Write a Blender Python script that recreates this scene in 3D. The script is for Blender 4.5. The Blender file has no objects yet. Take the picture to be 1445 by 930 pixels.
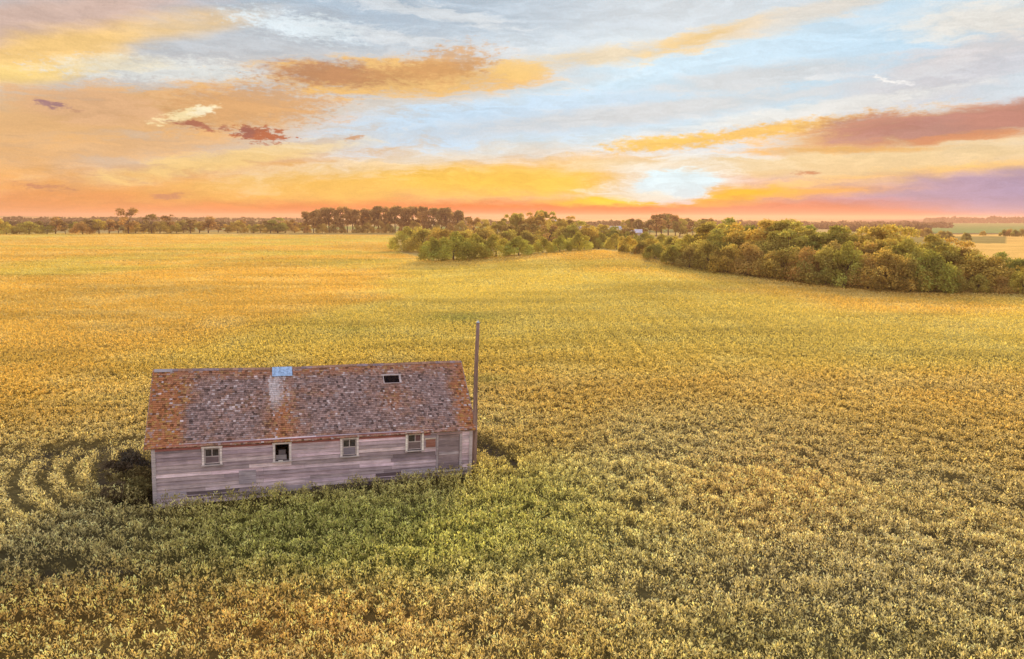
import bpy, math, random
import numpy as np
from mathutils import Vector, Matrix, Euler

# ------------------------------------------------------------------ camera, sky, sun
SC = bpy.context.scene
COL = SC.collection
R = math.radians
FPX, PITCH, ROLL, CAMH = 1025.3, 0.1523, 0.0034, 12.5
CX, CY = 722.5, 465.0

cF = np.array([0, math.cos(PITCH), -math.sin(PITCH)])
cU0 = np.array([0, math.sin(PITCH), math.cos(PITCH)])
cR0 = np.array([1.0, 0, 0])
cR = cR0 * math.cos(ROLL) + cU0 * math.sin(ROLL)
cU = -cR0 * math.sin(ROLL) + cU0 * math.cos(ROLL)

cam = bpy.data.cameras.new('camera')
camo = bpy.data.objects.new('camera', cam)
COL.objects.link(camo)
cam.sensor_width = 36.0
cam.lens = 36.0 * FPX / 1445.0
cam.clip_end = 40000
m = Matrix(((cR[0], cU[0], -cF[0], 0), (cR[1], cU[1], -cF[1], 0), (cR[2], cU[2], -cF[2], CAMH), (0, 0, 0, 1)))
camo.matrix_world = m
SC.camera = camo

SC.view_settings.view_transform = 'Standard'
SC.view_settings.look = 'None'
SC.view_settings.gamma = 1.0
SC.view_settings.exposure = 0.68

SUN_AZ, SUN_EL = R(12.2), R(18.0)
sl = bpy.data.lights.new('sun', 'SUN')
sl.energy = 4.4
sl.angle = R(14)
sl.color = (1.0, 0.79, 0.52)
so = bpy.data.objects.new('sun', sl)
COL.objects.link(so)
sd = Vector((math.sin(SUN_AZ) * math.cos(SUN_EL), math.cos(SUN_AZ) * math.cos(SUN_EL), math.sin(SUN_EL)))
so.rotation_euler = sd.to_track_quat('Z', 'Y').to_euler()
so.location = (60, 300, 80)


def lin(c):
    return tuple(((x / 255.0) / 12.92 if x / 255.0 <= 0.04045 else ((x / 255.0 + 0.055) / 1.055) ** 2.4) for x in c)


def ray(u, v):
    d = cF + cR * (u - CX) / FPX - cU * (v - CY) / FPX
    return d / np.linalg.norm(d)


def azel(u, v):
    d = ray(u, v)
    return math.degrees(math.atan2(d[0], d[1])), math.degrees(math.asin(d[2]))


class NT:
    """tiny node helper"""
    def __init__(s, tree):
        s.t = tree
        s.n = tree.nodes
        s.l = tree.links

    def new(s, typ, **kw):
        n = s.n.new(typ)
        for k, v in kw.items():
            if k.startswith('i_'):
                key = k[2:]
                n.inputs[int(key) if key.isdigit() else key.replace('_', ' ')].default_value = v
            else:
                setattr(n, k, v)
        return n

    def put(s, sock, v):
        if isinstance(v, bpy.types.NodeSocket):
            s.l.new(v, sock)
        else:
            sock.default_value = v

    def math(s, op, a, b=0.0, c=None, clamp=False):
        n = s.n.new('ShaderNodeMath')
        n.operation = op
        n.use_clamp = clamp
        s.put(n.inputs[0], a)
        s.put(n.inputs[1], b)
        if c is not None:
            s.put(n.inputs[2], c)
        return n.outputs[0]

    def vmath(s, op, a, b=None, scale=None):
        n = s.n.new('ShaderNodeVectorMath')
        n.operation = op
        s.put(n.inputs[0], a)
        if b is not None:
            s.put(n.inputs[1], b)
        if scale is not None:
            s.put(n.inputs['Scale'], scale)
        return n.outputs['Value'] if op in ('LENGTH', 'DOT_PRODUCT') else n.outputs[0]

    def mix(s, f, a, b, blend='MIX'):
        n = s.n.new('ShaderNodeMix')
        n.data_type = 'RGBA'
        n.blend_type = blend
        s.put(n.inputs[0], f)
        for i, v in ((6, a), (7, b)):
            if not isinstance(v, bpy.types.NodeSocket) and len(v) == 3:
                v = (*v, 1)
            s.put(n.inputs[i], v)
        return n.outputs[2]

    def noise(s, vec, scale, detail=3.0, rough=0.55, color=False):
        n = s.n.new('ShaderNodeTexNoise')
        if vec is not None:
            s.l.new(vec, n.inputs['Vector'])
        n.inputs['Scale'].default_value = scale
        n.inputs['Detail'].default_value = detail
        n.inputs['Roughness'].default_value = rough
        return n.outputs['Color'] if color else n.outputs['Fac']

    def rng(s, v, a, b, c=0.0, d=1.0, smooth=True):
        n = s.n.new('ShaderNodeMapRange')
        n.interpolation_type = 'SMOOTHSTEP' if smooth else 'LINEAR'
        s.put(n.inputs[0], v)
        for i, x in enumerate((a, b, c, d)):
            n.inputs[i + 1].default_value = x
        return n.outputs[0]


def build_world():
    w = bpy.data.worlds.new('World')
    SC.world = w
    w.use_nodes = True
    w.node_tree.nodes.clear()
    N = NT(w.node_tree)
    tc = N.new('ShaderNodeTexCoord')
    d = tc.outputs['Generated']
    sep = N.new('ShaderNodeSeparateXYZ')
    N.l.new(d, sep.inputs[0])
    az = N.math('MULTIPLY', N.math('ARCTAN2', sep.outputs[0], sep.outputs[1]), 57.29578)
    el = N.math('MULTIPLY', N.math('ARCSINE', sep.outputs[2]), 57.29578)
    cb = N.new('ShaderNodeCombineXYZ')
    N.l.new(az, cb.inputs[0])
    N.l.new(el, cb.inputs[1])
    Q = cb.outputs[0]
    # warps: broad and fine, stretched along the horizon
    mp = N.new('ShaderNodeMapping')
    N.l.new(Q, mp.inputs[0])
    mp.inputs['Scale'].default_value = (0.075, 0.30, 1)
    mp.inputs['Rotation'].default_value = (0, 0, R(-6))
    n1 = N.noise(mp.outputs[0], 1.0, 6, 0.55, True)
    n2 = N.noise(mp.outputs[0], 5.5, 5, 0.62, True)
    wv1 = N.vmath('SUBTRACT', n1, (0.5, 0.5, 0.5))
    wv2 = N.vmath('SUBTRACT', n2, (0.5, 0.5, 0.5))
    QA = N.vmath('ADD', Q, N.vmath('MULTIPLY', wv1, (9, 3.0, 0)))
    QB = N.vmath('ADD', QA, N.vmath('MULTIPLY', wv2, (3.5, 1.3, 0)))
    QC = N.vmath('ADD', Q, N.vmath('MULTIPLY', wv2, (2.2, 1.0, 0)))
    mpf = N.new('ShaderNodeMapping')
    N.l.new(Q, mpf.inputs[0])
    mpf.inputs['Scale'].default_value = (0.8, 2.2, 1)
    n3 = N.noise(mpf.outputs[0], 1.0, 5, 0.68, True)
    QD = N.vmath('ADD', Q, N.vmath('MULTIPLY', N.vmath('SUBTRACT', n3, (0.5, 0.5, 0.5)), (2.6, 1.1, 0)))
    fine = N.rng(N.noise(mpf.outputs[0], 1.7, 5, 0.72), .3, .7, 0, 1, False)
    streak = N.noise(mp.outputs[0], 3.2, 6, 0.62)
    mp3 = N.new('ShaderNodeMapping')
    N.l.new(QB, mp3.inputs[0])
    mp3.inputs['Scale'].default_value = (0.16, 0.85, 1)
    mp3.inputs['Rotation'].default_value = (0, 0, R(-9))
    puff = N.noise(mp3.outputs[0], 1.6, 6, 0.68)

    # clear sky by elevation, separately for left / right, then clouds on top
    def ramp(stops):
        r = N.new('ShaderNodeValToRGB')
        cr = r.color_ramp
        cr.interpolation = 'EASE'
        f = N.rng(el, -2.0, 38.0, 0, 1, smooth=False)
        N.l.new(f, r.inputs[0])
        while len(cr.elements) < len(stops):
            cr.elements.new(0.5)
        for e, (p, c) in zip(cr.elements, stops):
            e.position = (p + 2.0) / 40.0
            e.color = (*lin(c), 1)
        return r.outputs[0]
    left = ramp([(-2, (222, 150, 105)), (0.4, (238, 168, 118)), (2.5, (243, 182, 122)), (5.5, (236, 196, 150)), (9.5, (208, 203, 198)), (14, (190, 201, 212)), (20, (168, 186, 205)), (38, (150, 168, 196))])
    right = ramp([(-2, (205, 150, 140)), (0.4, (214, 168, 165)), (2.4, (224, 190, 176)), (5, (226, 218, 208)), (8, (214, 228, 238)), (12, (216, 232, 243)), (18, (210, 222, 232)), (38, (160, 175, 200))])
    sky = N.mix(N.rng(N.math('ADD', az, N.math('MULTIPLY', wv1, 8.0) if False else 0.0), -22, 14), left, right)
    # the half of the sky behind the photographer: soft lilac blue
    back = N.rng(N.math('ABSOLUTE', az), 60, 120)
    backc = ramp([(-2, (228, 200, 196)), (3, (242, 216, 212)), (10, (240, 226, 226)), (22, (234, 228, 236)), (38, (228, 228, 238))])
    sky = N.mix(back, sky, backc)
    plain = N.mix(N.rng(el, 22, 50), sky, lin((222, 224, 238)))

    def blob(sky, u, v, ru, rv, rot, colr, op=1.0, soft=0.5, k=0.8, q=None, tex=None):
        """soft cloud bank centred where the photo shows it, sizes in photo pixels"""
        a0, e0 = azel(u, v)
        a1, _ = azel(u + ru, v)
        _, e1 = azel(u, v - rv)
        mpp = N.new('ShaderNodeMapping')
        mpp.vector_type = 'TEXTURE'
        ma = N.new('ShaderNodeVectorMath')       # chained on the previous layer so the layers evaluate one after another
        ma.operation = 'MULTIPLY_ADD'
        N.l.new(sky, ma.inputs[0])
        ma.inputs[1].default_value = (1e-9, 1e-9, 1e-9)
        N.l.new(q if q is not None else QB, ma.inputs[2])
        N.l.new(ma.outputs[0], mpp.inputs[0])
        mpp.inputs['Location'].default_value = (a0, e0, 0)
        mpp.inputs['Rotation'].default_value = (0, 0, R(rot))
        mpp.inputs['Scale'].default_value = (abs(a1 - a0), abs(e1 - e0), 1)
        L = N.vmath('LENGTH', mpp.outputs[0])
        L = N.math('MULTIPLY_ADD', tex if tex is not None else streak, -k, N.math('ADD', L, k * 0.5))
        f = N.rng(L, 1 + soft, 1 - soft, 0, op)
        return N.mix(f, sky, lin(colr))

    P = N.rng(puff, .27, .73, 0, 1, False)
    L_ = [
        # left side haze banks
        (150, 255, 620, 52, 2, (244, 190, 128), .75, .6, .8, QA, None),
        (60, 292, 520, 28, 0, (236, 160, 112), .75, .6, .5, QA, None),
        (640, 255, 330, 26, 3, (250, 206, 120), .8, .6, 1.0, QB, None),
        (560, 230, 240, 14, 8, (250, 215, 150), .5, .6, 1.2, QB, None),
        (60, 195, 260, 45, 5, (232, 188, 142), .7, .6, 1.0, QB, None),
        # pale veils
        (480, 175, 330, 40, 10, (214, 212, 206), .65, .6, 1.0, QB, None),
        (700, 200, 260, 30, 8, (216, 226, 228), .6, .6, 1.0, QB, P),
        # bright clear window, centre right
        (1000, 115, 350, 60, 10, (196, 228, 248), 1.0, .5, 1.1, QB, None),
        (760, 165, 320, 30, 6, (196, 224, 246), .95, .5, 1.2, QB, P),
        (1180, 70, 260, 42, 8, (198, 228, 248), 1.0, .6, 1.0, QB, None),
        # blue grey top
        (560, 5, 330, 55, 0, (172, 192, 210), .75, .6, 1.2, QB, None),
        (250, 55, 200, 40, 10, (196, 202, 208), .8, .6, 1.0, QB, None),
        (950, 10, 260, 35, 0, (190, 205, 218), .6, .6, 1.2, QB, P),
        # top left golden shaft, mauve corner
        (30, 40, 260, 45, 20, (214, 186, 172), .9, .5, .6, QA, None),
        (60, 72, 250, 26, 17, (250, 212, 150), .95, .6, .7, QA, None),
        (20, 90, 120, 14, 8, (255, 226, 158), .7, .6, .7, QA, None),
        # white cirrus
        (430, 38, 80, 15, -4, (228, 240, 246), .9, .6, 1.6, QD, fine),
        (590, 14, 120, 10, -8, (216, 222, 226), .7, .5, 2.2, QC, P),
        (620, 62, 150, 10, -6, (216, 222, 226), .7, .5, 2.2, QC, P),
        (270, 102, 130, 15, 3, (226, 230, 228), .9, .6, 1.8, QD, fine),
        (380, 103, 60, 8, 0, (234, 242, 244), .7, .6, 1.8, QC, P),
        (160, 92, 70, 12, 8, (238, 226, 196), .7, .6, 1.6, QC, P),
        # big tan cloud, left centre
        (230, 158, 200, 34, 4, (226, 184, 138), .95, .45, 1.5, QC, P),
        (350, 150, 110, 30, 6, (218, 172, 128), .8, .5, 1.7, QD, fine),
        (130, 150, 90, 22, 0, (220, 180, 146), .7, .5, 1.5, QC, P),
        (190, 205, 180, 16, 6, (232, 186, 136), .7, .5, 1.5, QC, P),
        (330, 225, 170, 12, 10, (246, 214, 150), .7, .5, 1.6, QC, P),
        # brown gold bar, centre
        (575, 110, 190, 25, 1, (232, 190, 130), .95, .4, 1.3, QC, P),
        (630, 92, 60, 22, 12, (216, 170, 122), .8, .5, 1.5, QD, fine),
        (470, 105, 85, 16, 0, (190, 142, 110), .95, .6, 1.0, QD, fine),
        (600, 100, 80, 10, 6, (204, 156, 112), .7, .6, 1.4, QD, fine),
        # thin gold bar climbing to the right
        (860, 78, 130, 13, 5, (222, 204, 172), .8, .6, 1.6, QC, P),
        (1000, 52, 80, 12, 12, (232, 200, 144), .95, .6, 1.2, QC, P),
        (1140, 20, 160, 16, 10, (214, 208, 198), .75, .6, 1.4, QC, P),
        (730, 98, 40, 10, 0, (236, 198, 134), .8, .6, 1.2, QC, P),
        # grey veils right
        (1080, 108, 160, 15, 4, (196, 206, 214), .9, .6, 1.4, QC, P),
        (1340, 105, 200, 38, 10, (204, 206, 214), .85, .6, 1.1, QB, P),
        (1390, 65, 130, 22, 10, (214, 212, 214), .7, .6, 1.1, QB, P),
        (900, 160, 300, 14, 5, (200, 208, 214), .85, .6, 1.5, QC, P),
        (1380, 20, 150, 30, 0, (228, 222, 212), .8, .6, 1.2, QB, P),
        (1150, 155, 200, 10, 6, (224, 228, 226), .7, .6, 1.5, QC, P),
        # lower right yellow bands
        (1200, 228, 330, 26, 0, (238, 212, 164), .85, .6, 1.0, QB, None),
        (950, 235, 150, 14, 0, (226, 214, 186), .7, .6, 1.2, QB, P),
        (1000, 205, 120, 18, 0, (214, 230, 242), .8, .5, 1.2, QC, P),
        (1180, 212, 130, 4.5, -1, (226, 178, 118), .85, .6, 1.2, QC, P),
        (1300, 250, 260, 12, 4, (250, 206, 134), .9, .6, 1.0, QC, P),
        # purple brown bar, right, with golden rim
        (1290, 182, 230, 22, 3, (240, 190, 122), .95, .45, 1.1, QC, P),
        (1060, 188, 190, 9, 6, (240, 194, 118), .95, .6, 1.0, QD, fine),
        (935, 201, 75, 9, 3, (240, 200, 122), .95, .6, 1.0, QD, fine),
        (1330, 178, 200, 20, 4, (180, 136, 134), .95, .5, .8, QC, P),
        (1230, 176, 80, 14, 2, (178, 126, 122), .8, .6, .8, QD, fine),
        (1420, 162, 80, 18, 8, (186, 134, 124), .8, .6, .9, QC, P),
        (1350, 193, 110, 6, 2, (210, 146, 112), .7, .6, 1.2, QC, P),
        # mauve bank along the right horizon
        (1330, 292, 450, 46, 3.5, (180, 158, 180), 1.0, .3, .35, QC, None),
        (1500, 285, 260, 40, 4, (158, 150, 184), 1.0, .8, .4, QC, None),
        (1120, 272, 130, 7, 2, (246, 186, 112), .9, .7, .6, QC, P),
        # afterglow: yellow rim, salmon strip, sunken bright gap
        (800, 262, 250, 17, -3, (250, 206, 110), .9, .6, .9, QC, None),
        (720, 300, 420, 15, 0, (230, 132, 84), 1.0, .5, .4, QC, None),
        (930, 262, 90, 30, 8, (228, 232, 226), .9, .6, .9, QC, P),
        (925, 287, 150, 8, -1, (255, 212, 60), 1.0, .5, .4, QC, None),
        (1030, 276, 70, 8, 6, (250, 194, 84), .95, .6, .4, QC, None),
        (950, 264, 62, 24, 6, (214, 244, 255), 1.0, .2, .7, QC, P),
        (900, 277, 66, 7, -4, (232, 232, 214), .8, .6, .9, QC, P),
        (900, 304, 360, 12, 0, (234, 96, 48), 1.0, .5, .4, QC, None),
        (1110, 298, 190, 16, 0, (210, 128, 112), 1.0, .7, .3, QC, None),
        # small dark cloudlets and bright wisps
        (262, 161, 42, 7, 18, (255, 236, 190), .95, .4, 1.2, QD, fine),
        (288, 155, 16, 6, 12, (255, 244, 214), .9, .5, 1.0, QD, fine),
        (272, 176, 28, 5, -6, (176, 116, 100), .95, .5, 1.6, QD, fine),
        (366, 190, 33, 9, -6, (186, 116, 92), 1.0, .35, 2.0, QD, fine),
        (350, 186, 12, 7, 0, (156, 104, 98), .8, .5, 1.6, QD, fine),
        (316, 180, 6, 4, 0, (176, 116, 100), .8, .5, 1.2, QD, fine),
        (72, 147, 20, 4.5, -4, (158, 124, 128), .95, .5, 1.0, QD, fine),
        (112, 155, 10, 2, 0, (196, 156, 130), .7, .5, 1.0, QD, fine),
        (52, 262, 24, 3, -4, (202, 146, 118), .85, .6, 1.0, QD, fine),
        (92, 267, 16, 2, -3, (206, 150, 118), .7, .6, 1.0, QD, fine),
        (238, 277, 22, 3.5, 2, (202, 146, 118), .85, .6, 1.0, QD, fine),
        (500, 194, 13, 3, 6, (206, 160, 124), .85, .5, 1.4, QD, fine),
        (1139, 244, 17, 3, -4, (200, 140, 112), .9, .5, 1.2, QD, fine),
        (1252, 113, 24, 2.4, -17, (244, 246, 246), .9, .6, 1.0, QD, fine),
        (1283, 119, 14, 2, -12, (240, 242, 244), .7, .6, 1.0, QD, fine),
        (1175, 108, 40, 4, 3, (226, 232, 236), .5, .6, 2.0, QC, P),
        (545, 237, 50, 6, -6, (250, 222, 176), .8, .5, 1.8, QC, P),
    ]
    for b in L_:
        u, v, ru, rv, rot, c, op, soft, k, q, tx = b
        sky = blob(sky, u, v, ru, rv, rot, c, op, soft, k, q, tx)
    # fibrous texture over everything
    fib = N.rng(puff, 0.3, 0.7, 0.86, 1.08)
    sky = N.vmath('SCALE', sky, scale=fib)
    gr = N.noise(d, 520.0, 1, 0.5)
    sky = N.vmath('SCALE', sky, scale=N.rng(gr, 0.3, 0.7, 0.975, 1.025))
    # physical sky below the clouds' colour, same sun direction
    ns = N.new('ShaderNodeTexSky')
    ns.sky_type = 'NISHITA'
    ns.sun_disc = False
    ns.sun_elevation = SUN_EL
    ns.sun_rotation = SUN_AZ
    ns.air_density = 1.5
    ns.dust_density = 3.0
    bg = N.new('ShaderNodeBackground')
    bg.inputs['Strength'].default_value = 0.05
    K = 1.0 / 0.05 / (2 ** SC.view_settings.exposure)
    hs = N.new('ShaderNodeHueSaturation')
    hs.inputs['Saturation'].default_value = 1.12
    N.l.new(sky, hs.inputs['Color'])
    a = N.vmath('SCALE', hs.outputs[0], scale=1.0 * K)
    b2 = N.vmath('SCALE', ns.outputs[0], scale=0.03)
    tot = N.vmath('ADD', a, b2)
    N.l.new(tot, bg.inputs['Color'])
    # the rest of the sky (overhead and behind) carries no separate clouds
    bg2 = N.new('ShaderNodeBackground')
    bg2.inputs['Strength'].default_value = 0.05
    t2 = N.vmath('ADD', N.vmath('SCALE', plain, scale=1.12 * K), N.vmath('SCALE', ns.outputs[0], scale=0.06))
    N.l.new(t2, bg2.inputs['Color'])
    ms = N.new('ShaderNodeMixShader')
    fz = N.math('MAXIMUM', N.rng(N.math('ABSOLUTE', az), 50, 62), N.math('MAXIMUM', N.rng(el, 24, 32), N.rng(el, -2.0, -4.0)))
    N.l.new(fz, ms.inputs[0])
    N.l.new(bg.outputs[0], ms.inputs[1])
    N.l.new(bg2.outputs[0], ms.inputs[2])
    out = N.new('ShaderNodeOutputWorld')
    N.l.new(ms.outputs[0], out.inputs[0])
    w.cycles.sampling_method = 'MANUAL'
    w.cycles.sample_map_resolution = 256


build_world()

# ------------------------------------------------------------------ terrain
rs = np.random.RandomState(7)


class VNoise:
    """vectorised value noise on the plane"""
    def __init__(s, seed, n=256):
        s.g = np.random.RandomState(seed).rand(n, n)
        s.n = n

    def __call__(s, x, y):
        x = np.asarray(x, float)
        y = np.asarray(y, float)
        xi = np.floor(x).astype(int)
        yi = np.floor(y).astype(int)
        fx = x - xi
        fy = y - yi
        fx = fx * fx * (3 - 2 * fx)
        fy = fy * fy * (3 - 2 * fy)
        n = s.n
        g = s.g
        a = g[xi % n, yi % n]
        b = g[(xi + 1) % n, yi % n]
        c = g[xi % n, (yi + 1) % n]
        d = g[(xi + 1) % n, (yi + 1) % n]
        return (a * (1 - fx) + b * fx) * (1 - fy) + (c * (1 - fx) + d * fx) * fy

    def fbm(s, x, y, o=4):
        r = 0
        a = .5
        t = 0
        for i in range(o):
            r = r + a * s(x * 2 ** i + 17.3 * i, y * 2 ** i + 5.1 * i)
            t += a
            a *= .5
        return r / t


vn = VNoise(3)
vn2 = VNoise(11)


def sstep(a, b, x):
    t = np.clip((np.asarray(x, float) - a) / (b - a), 0, 1)
    return t * t * (3 - 2 * t)


def height(x, y):
    """canopy / land level (z = 0 at the old building)"""
    x = np.asarray(x, float)
    y = np.asarray(y, float)
    D = np.hypot(x, y)
    h = 3.6 * np.exp(-((x - 27) / 44) ** 2 - ((y - 195) / 62) ** 2)
    h = h + (vn.fbm(x / 60.0 + 3, y / 45.0 + 9, 3) - .5) * 1.6 * sstep(45, 160, D) * (1 - sstep(500, 900, D))
    h = h + (vn2.fbm(x / 420.0, y / 300.0, 3) - .5) * 9.0 * sstep(700, 2200, D)
    h = h - 2.0 * sstep(600, 1000, D)
    h = h + 12.0 * sstep(3000, 6500, D) * (0.55 + vn.fbm(x / 1500. + 40, y / 1500., 3))
    return h


def project(x, y, z):
    d0 = x
    d1 = y
    d2 = z - CAMH
    zz = d0 * cF[0] + d1 * cF[1] + d2 * cF[2]
    rr = d0 * cR[0] + d1 * cR[1] + d2 * cR[2]
    uu = d0 * cU[0] + d1 * cU[1] + d2 * cU[2]
    zz = np.where(zz < 1, 1, zz)
    return CX + FPX * rr / zz, CY - FPX * uu / zz


def hit(u, v, zoff=0.0):
    """first land point on the sight line of a photo pixel"""
    d = ray(u, v)
    t = 14.0
    while t < 9000:
        p = d * t
        if p[2] + CAMH <= float(height(p[0], p[1])) + zoff:
            lo, hi = t / 1.01, t
            for _ in range(20):
                mid = (lo + hi) / 2
                p = d * mid
                if p[2] + CAMH <= float(height(p[0], p[1])) + zoff:
                    hi = mid
                else:
                    lo = mid
            return d * hi + np.array([0, 0, CAMH])
        t *= 1.01
    return d * 9000 + np.array([0, 0, CAMH])


EDGE = np.array([(-900, 326), (0, 328.5), (430, 331), (558, 331), (559, 355), (585, 361), (612, 368), (690, 362), (760, 357.5), (805, 354), (850, 352),
                 (905, 359), (960, 375), (1020, 384), (1100, 393), (1250, 409), (1445, 415), (1700, 424), (2600, 430)], float)


def infield(x, y, z=None):
    if z is None:
        z = height(x, y)
    u, v = project(x, y, z)
    vl = np.interp(u, EDGE[:, 0], EDGE[:, 1])
    return (v > vl) & (np.hypot(x, y) < 640) & (y > 0)


# building frame (fitted to the photograph)
BC = np.array([-16.003, 30.956])
BA = 0.3181
BL, BW, HW, HR = 14.646, 6.664, 2.488, 5.24
BT = 0.0301
ca, sa = math.cos(BA), math.sin(BA)


def blocal(x, y):
    dx, dy = x - BC[0], y - BC[1]
    return dx * ca + dy * sa, -dx * sa + dy * ca


def brect(x, y):
    lx, ly = blocal(x, y)
    qx = np.abs(lx - BL / 2) - BL / 2
    qy = np.abs(ly - BW / 2) - BW / 2
    return np.hypot(np.maximum(qx, 0), np.maximum(qy, 0)) + np.minimum(np.maximum(qx, qy), 0)


def pg(u, v, U, V, ru, rv):
    return np.exp(-((u - U) / ru) ** 2 - ((v - V) / rv) ** 2)


G_GOLD = np.array([0.80, 0.545, 0.14])
G_STRAW = np.array([0.88, 0.72, 0.32])
G_GREEN = np.array([0.42, 0.43, 0.12])
G_OLIVE = np.array([0.72, 0.62, 0.31])
G_DARK = np.array([0.12, 0.11, 0.045])
G_RUST = np.array([0.92, 0.55, 0.17])


def mixv(a, b, f):
    f = np.clip(f, 0, 1)[..., None]
    return a * (1 - f) + b * f


def cropcol(x, y, z=None):
    """ripeness of the crop over the field: greener places, ripe gold rises"""
    if z is None:
        z = height(x, y)
    u, v = project(x, y, z)
    D = np.hypot(x, y)
    n = vn.fbm(x / 14.0 + 50, y / 14.0 + 20, 4)
    n2 = vn2.fbm(x / 5.0, y / 5.0 + 70, 3)
    nb = vn2.fbm(x / 60.0 + 9, y / 38.0 + 7, 3)
    c = np.broadcast_to(G_GOLD, x.shape + (3,)).copy()
    c = mixv(c, G_STRAW, sstep(.45, .75, n2) * .45)
    # greener in broad bands across the field
    c = mixv(c, G_GREEN * 1.5, sstep(.46, .66, nb) * .42 * sstep(40, 80, D))
    st = vn2.fbm(x / 26.0 + 3, y / 4.5 + 40, 3)
    c = c * (1 - .16 * sstep(.50, .68, st) * sstep(34, 60, D) * sstep(420, 200, D))[..., None]
    st2 = vn.fbm(x / 60.0 + 13, y / 16.0 + 4, 3)
    c = c * (1 - .12 * sstep(.48, .66, st2) * sstep(60, 120, D))[..., None]
    # near ground: olive, unripe
    near = sstep(62, 30, D)
    c = mixv(c, G_OLIVE, near * (.35 + .9 * sstep(.35, .65, n)))
    c = mixv(c, G_OLIVE * .95, pg(u, v, 1200, 760, 420, 200) * .55)
    c = mixv(c, G_GREEN * 1.2, pg(u, v, 1150, 900, 300, 60) * .5)
    c = mixv(c, np.array([.56, .49, .30]), pg(u, v, 1250, 830, 420, 150) * .55)
    # green apron before the building
    c = mixv(c, G_GREEN * 1.35, np.clip(pg(u, v, 500, 750, 330, 70) * 1.2, 0, .92))
    c = mixv(c, G_GREEN * 1.1, pg(u, v, 740, 700, 110, 60) * .7)
    c = mixv(c, G_OLIVE * .8, pg(u, v, 90, 740, 190, 90) * .75)
    # golden rust patches at the front edge
    c = mixv(c, G_RUST * 1.05, pg(u, v, 420, 870, 260, 55) * .62)
    c = mixv(c, G_RUST * 1.05, pg(u, v, 40, 850, 120, 40) * .4)
    c = mixv(c, G_RUST * 1.1, pg(u, v, 1100, 680, 130, 70) * .4)
    # faint drill lines fanning over the rise
    fan = np.cos(2 * np.pi * (x - 12) / (1 + y / 400.0) / 1.7)
    lm = pg(u, v, 900, 475, 170, 40) + pg(u, v, 1030, 445, 90, 25) * .8 + pg(u, v, 1190, 450, 60, 30) * .6
    c = c * (1 + .10 * fan * np.clip(lm, 0, 1))[..., None]
    # rank weeds at the foot of the walls, contact shade painted into their colour
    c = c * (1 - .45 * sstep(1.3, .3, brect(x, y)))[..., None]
    # dark green spots
    for (U, V, ru, rv, s) in ((650, 447, 55, 6, .8), (500, 463, 30, 4, .45), (690, 533, 40, 7, .5), (690, 640, 50, 12, .3), (190, 560, 120, 6, .25)):
        c = mixv(c, G_GREEN * .8, pg(u, v, U, V, ru, rv) * s * (0.5 + n))
    # dark rut east of the building, trampled spots
    return c


def rut(x, y):
    """0..1 where the crop is missing: ruts and wheel tracks"""
    z = 0 * x
    u, v = project(x, y, z - .1)
    n = vn.fbm(x * .9, y * .9, 3) - .5
    r = 0
    cl = np.interp(u, (672, 690, 712, 728), (622, 630, 640, 652))
    r = np.maximum(r, sstep(1.0, .55, np.abs(v - 2 - cl + n * 8) / 15.0) * ((u > 668) & (u < 732)))
    for (pts, wd) in ((((-60, 652), (0, 641), (60, 634), (120, 626)), 5.0), (((40, 655), (95, 640), (150, 628), (205, 622)), 6.0), (((-20, 800), (60, 803), (130, 797), (200, 790)), 6.0)):
        p = np.array(pts, float)
        cl = np.interp(u, p[:, 0], p[:, 1])
        r = np.maximum(r, .85 * sstep(1.2, .4, np.abs(v - cl + n * 5) / wd) * ((u > p[0, 0]) & (u < p[-1, 0])))
    r = np.maximum(r, sstep(1.2, .5, np.hypot((u - 146) / 10, (v - 664) / 30) + n * .8))
    # blotchy ring round the building foot
    d = brect(x, y)
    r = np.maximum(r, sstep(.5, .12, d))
    return r


def rowphase(x, y):
    """drill rows: headland rows curve round the building, the rest runs away from the camera"""
    u, v = project(x, y, 0 * x)
    d = brect(x, y)
    w = sstep(330, 130, u) * sstep(590, 640, v)
    w = np.maximum(w, sstep(420, 220, u) * sstep(730, 790, v))
    lx, ly = blocal(x, y)
    dd = np.hypot(lx - 5, (ly - 6) * 1.2)
    a = np.cos(2 * np.pi * (dd + .5 * vn.fbm(x / 3., y / 3., 2)) / 1.15)
    fan = (x - 12) / (1 + y / 400.0)
    b = np.cos(2 * np.pi * fan / 0.95)
    wb = (.14 + 0 * u)
    wb = wb * sstep(120, 65, np.hypot(x, y))
    return a * w * 1.0 + b * (1 - w) * wb, w * sstep(.0, -.7, a)


def np_mesh(name, verts, quads, mat=None, fcol=None, vcol=None, parent=None, smooth=False):
    me = bpy.data.meshes.new(name)
    verts = np.asarray(verts, np.float32)
    quads = np.asarray(quads, np.int32)
    me.vertices.add(len(verts))
    me.vertices.foreach_set('co', verts.ravel())
    k = quads.shape[1]
    me.loops.add(quads.size)
    me.loops.foreach_set('vertex_index', quads.ravel())
    me.polygons.add(len(quads))
    me.polygons.foreach_set('loop_start', np.arange(0, quads.size, k, dtype=np.int32))
    me.polygons.foreach_set('loop_total', np.full(len(quads), k, np.int32))
    if smooth:
        me.polygons.foreach_set('use_smooth', np.ones(len(quads), bool))
    me.update(calc_edges=True)
    for dat, dom in ((fcol, 'FACE'), (vcol, 'POINT')):
        if dat is not None:
            at = me.attributes.new('tint', 'FLOAT_COLOR', dom)
            c = np.ones((len(dat), 4), np.float32)
            c[:, :3] = dat
            at.data.foreach_set('color', c.ravel())
    if mat:
        me.materials.append(mat)
    o = bpy.data.objects.new(name, me)
    COL.objects.link(o)
    if parent:
        o.parent = parent
    return o


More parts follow.
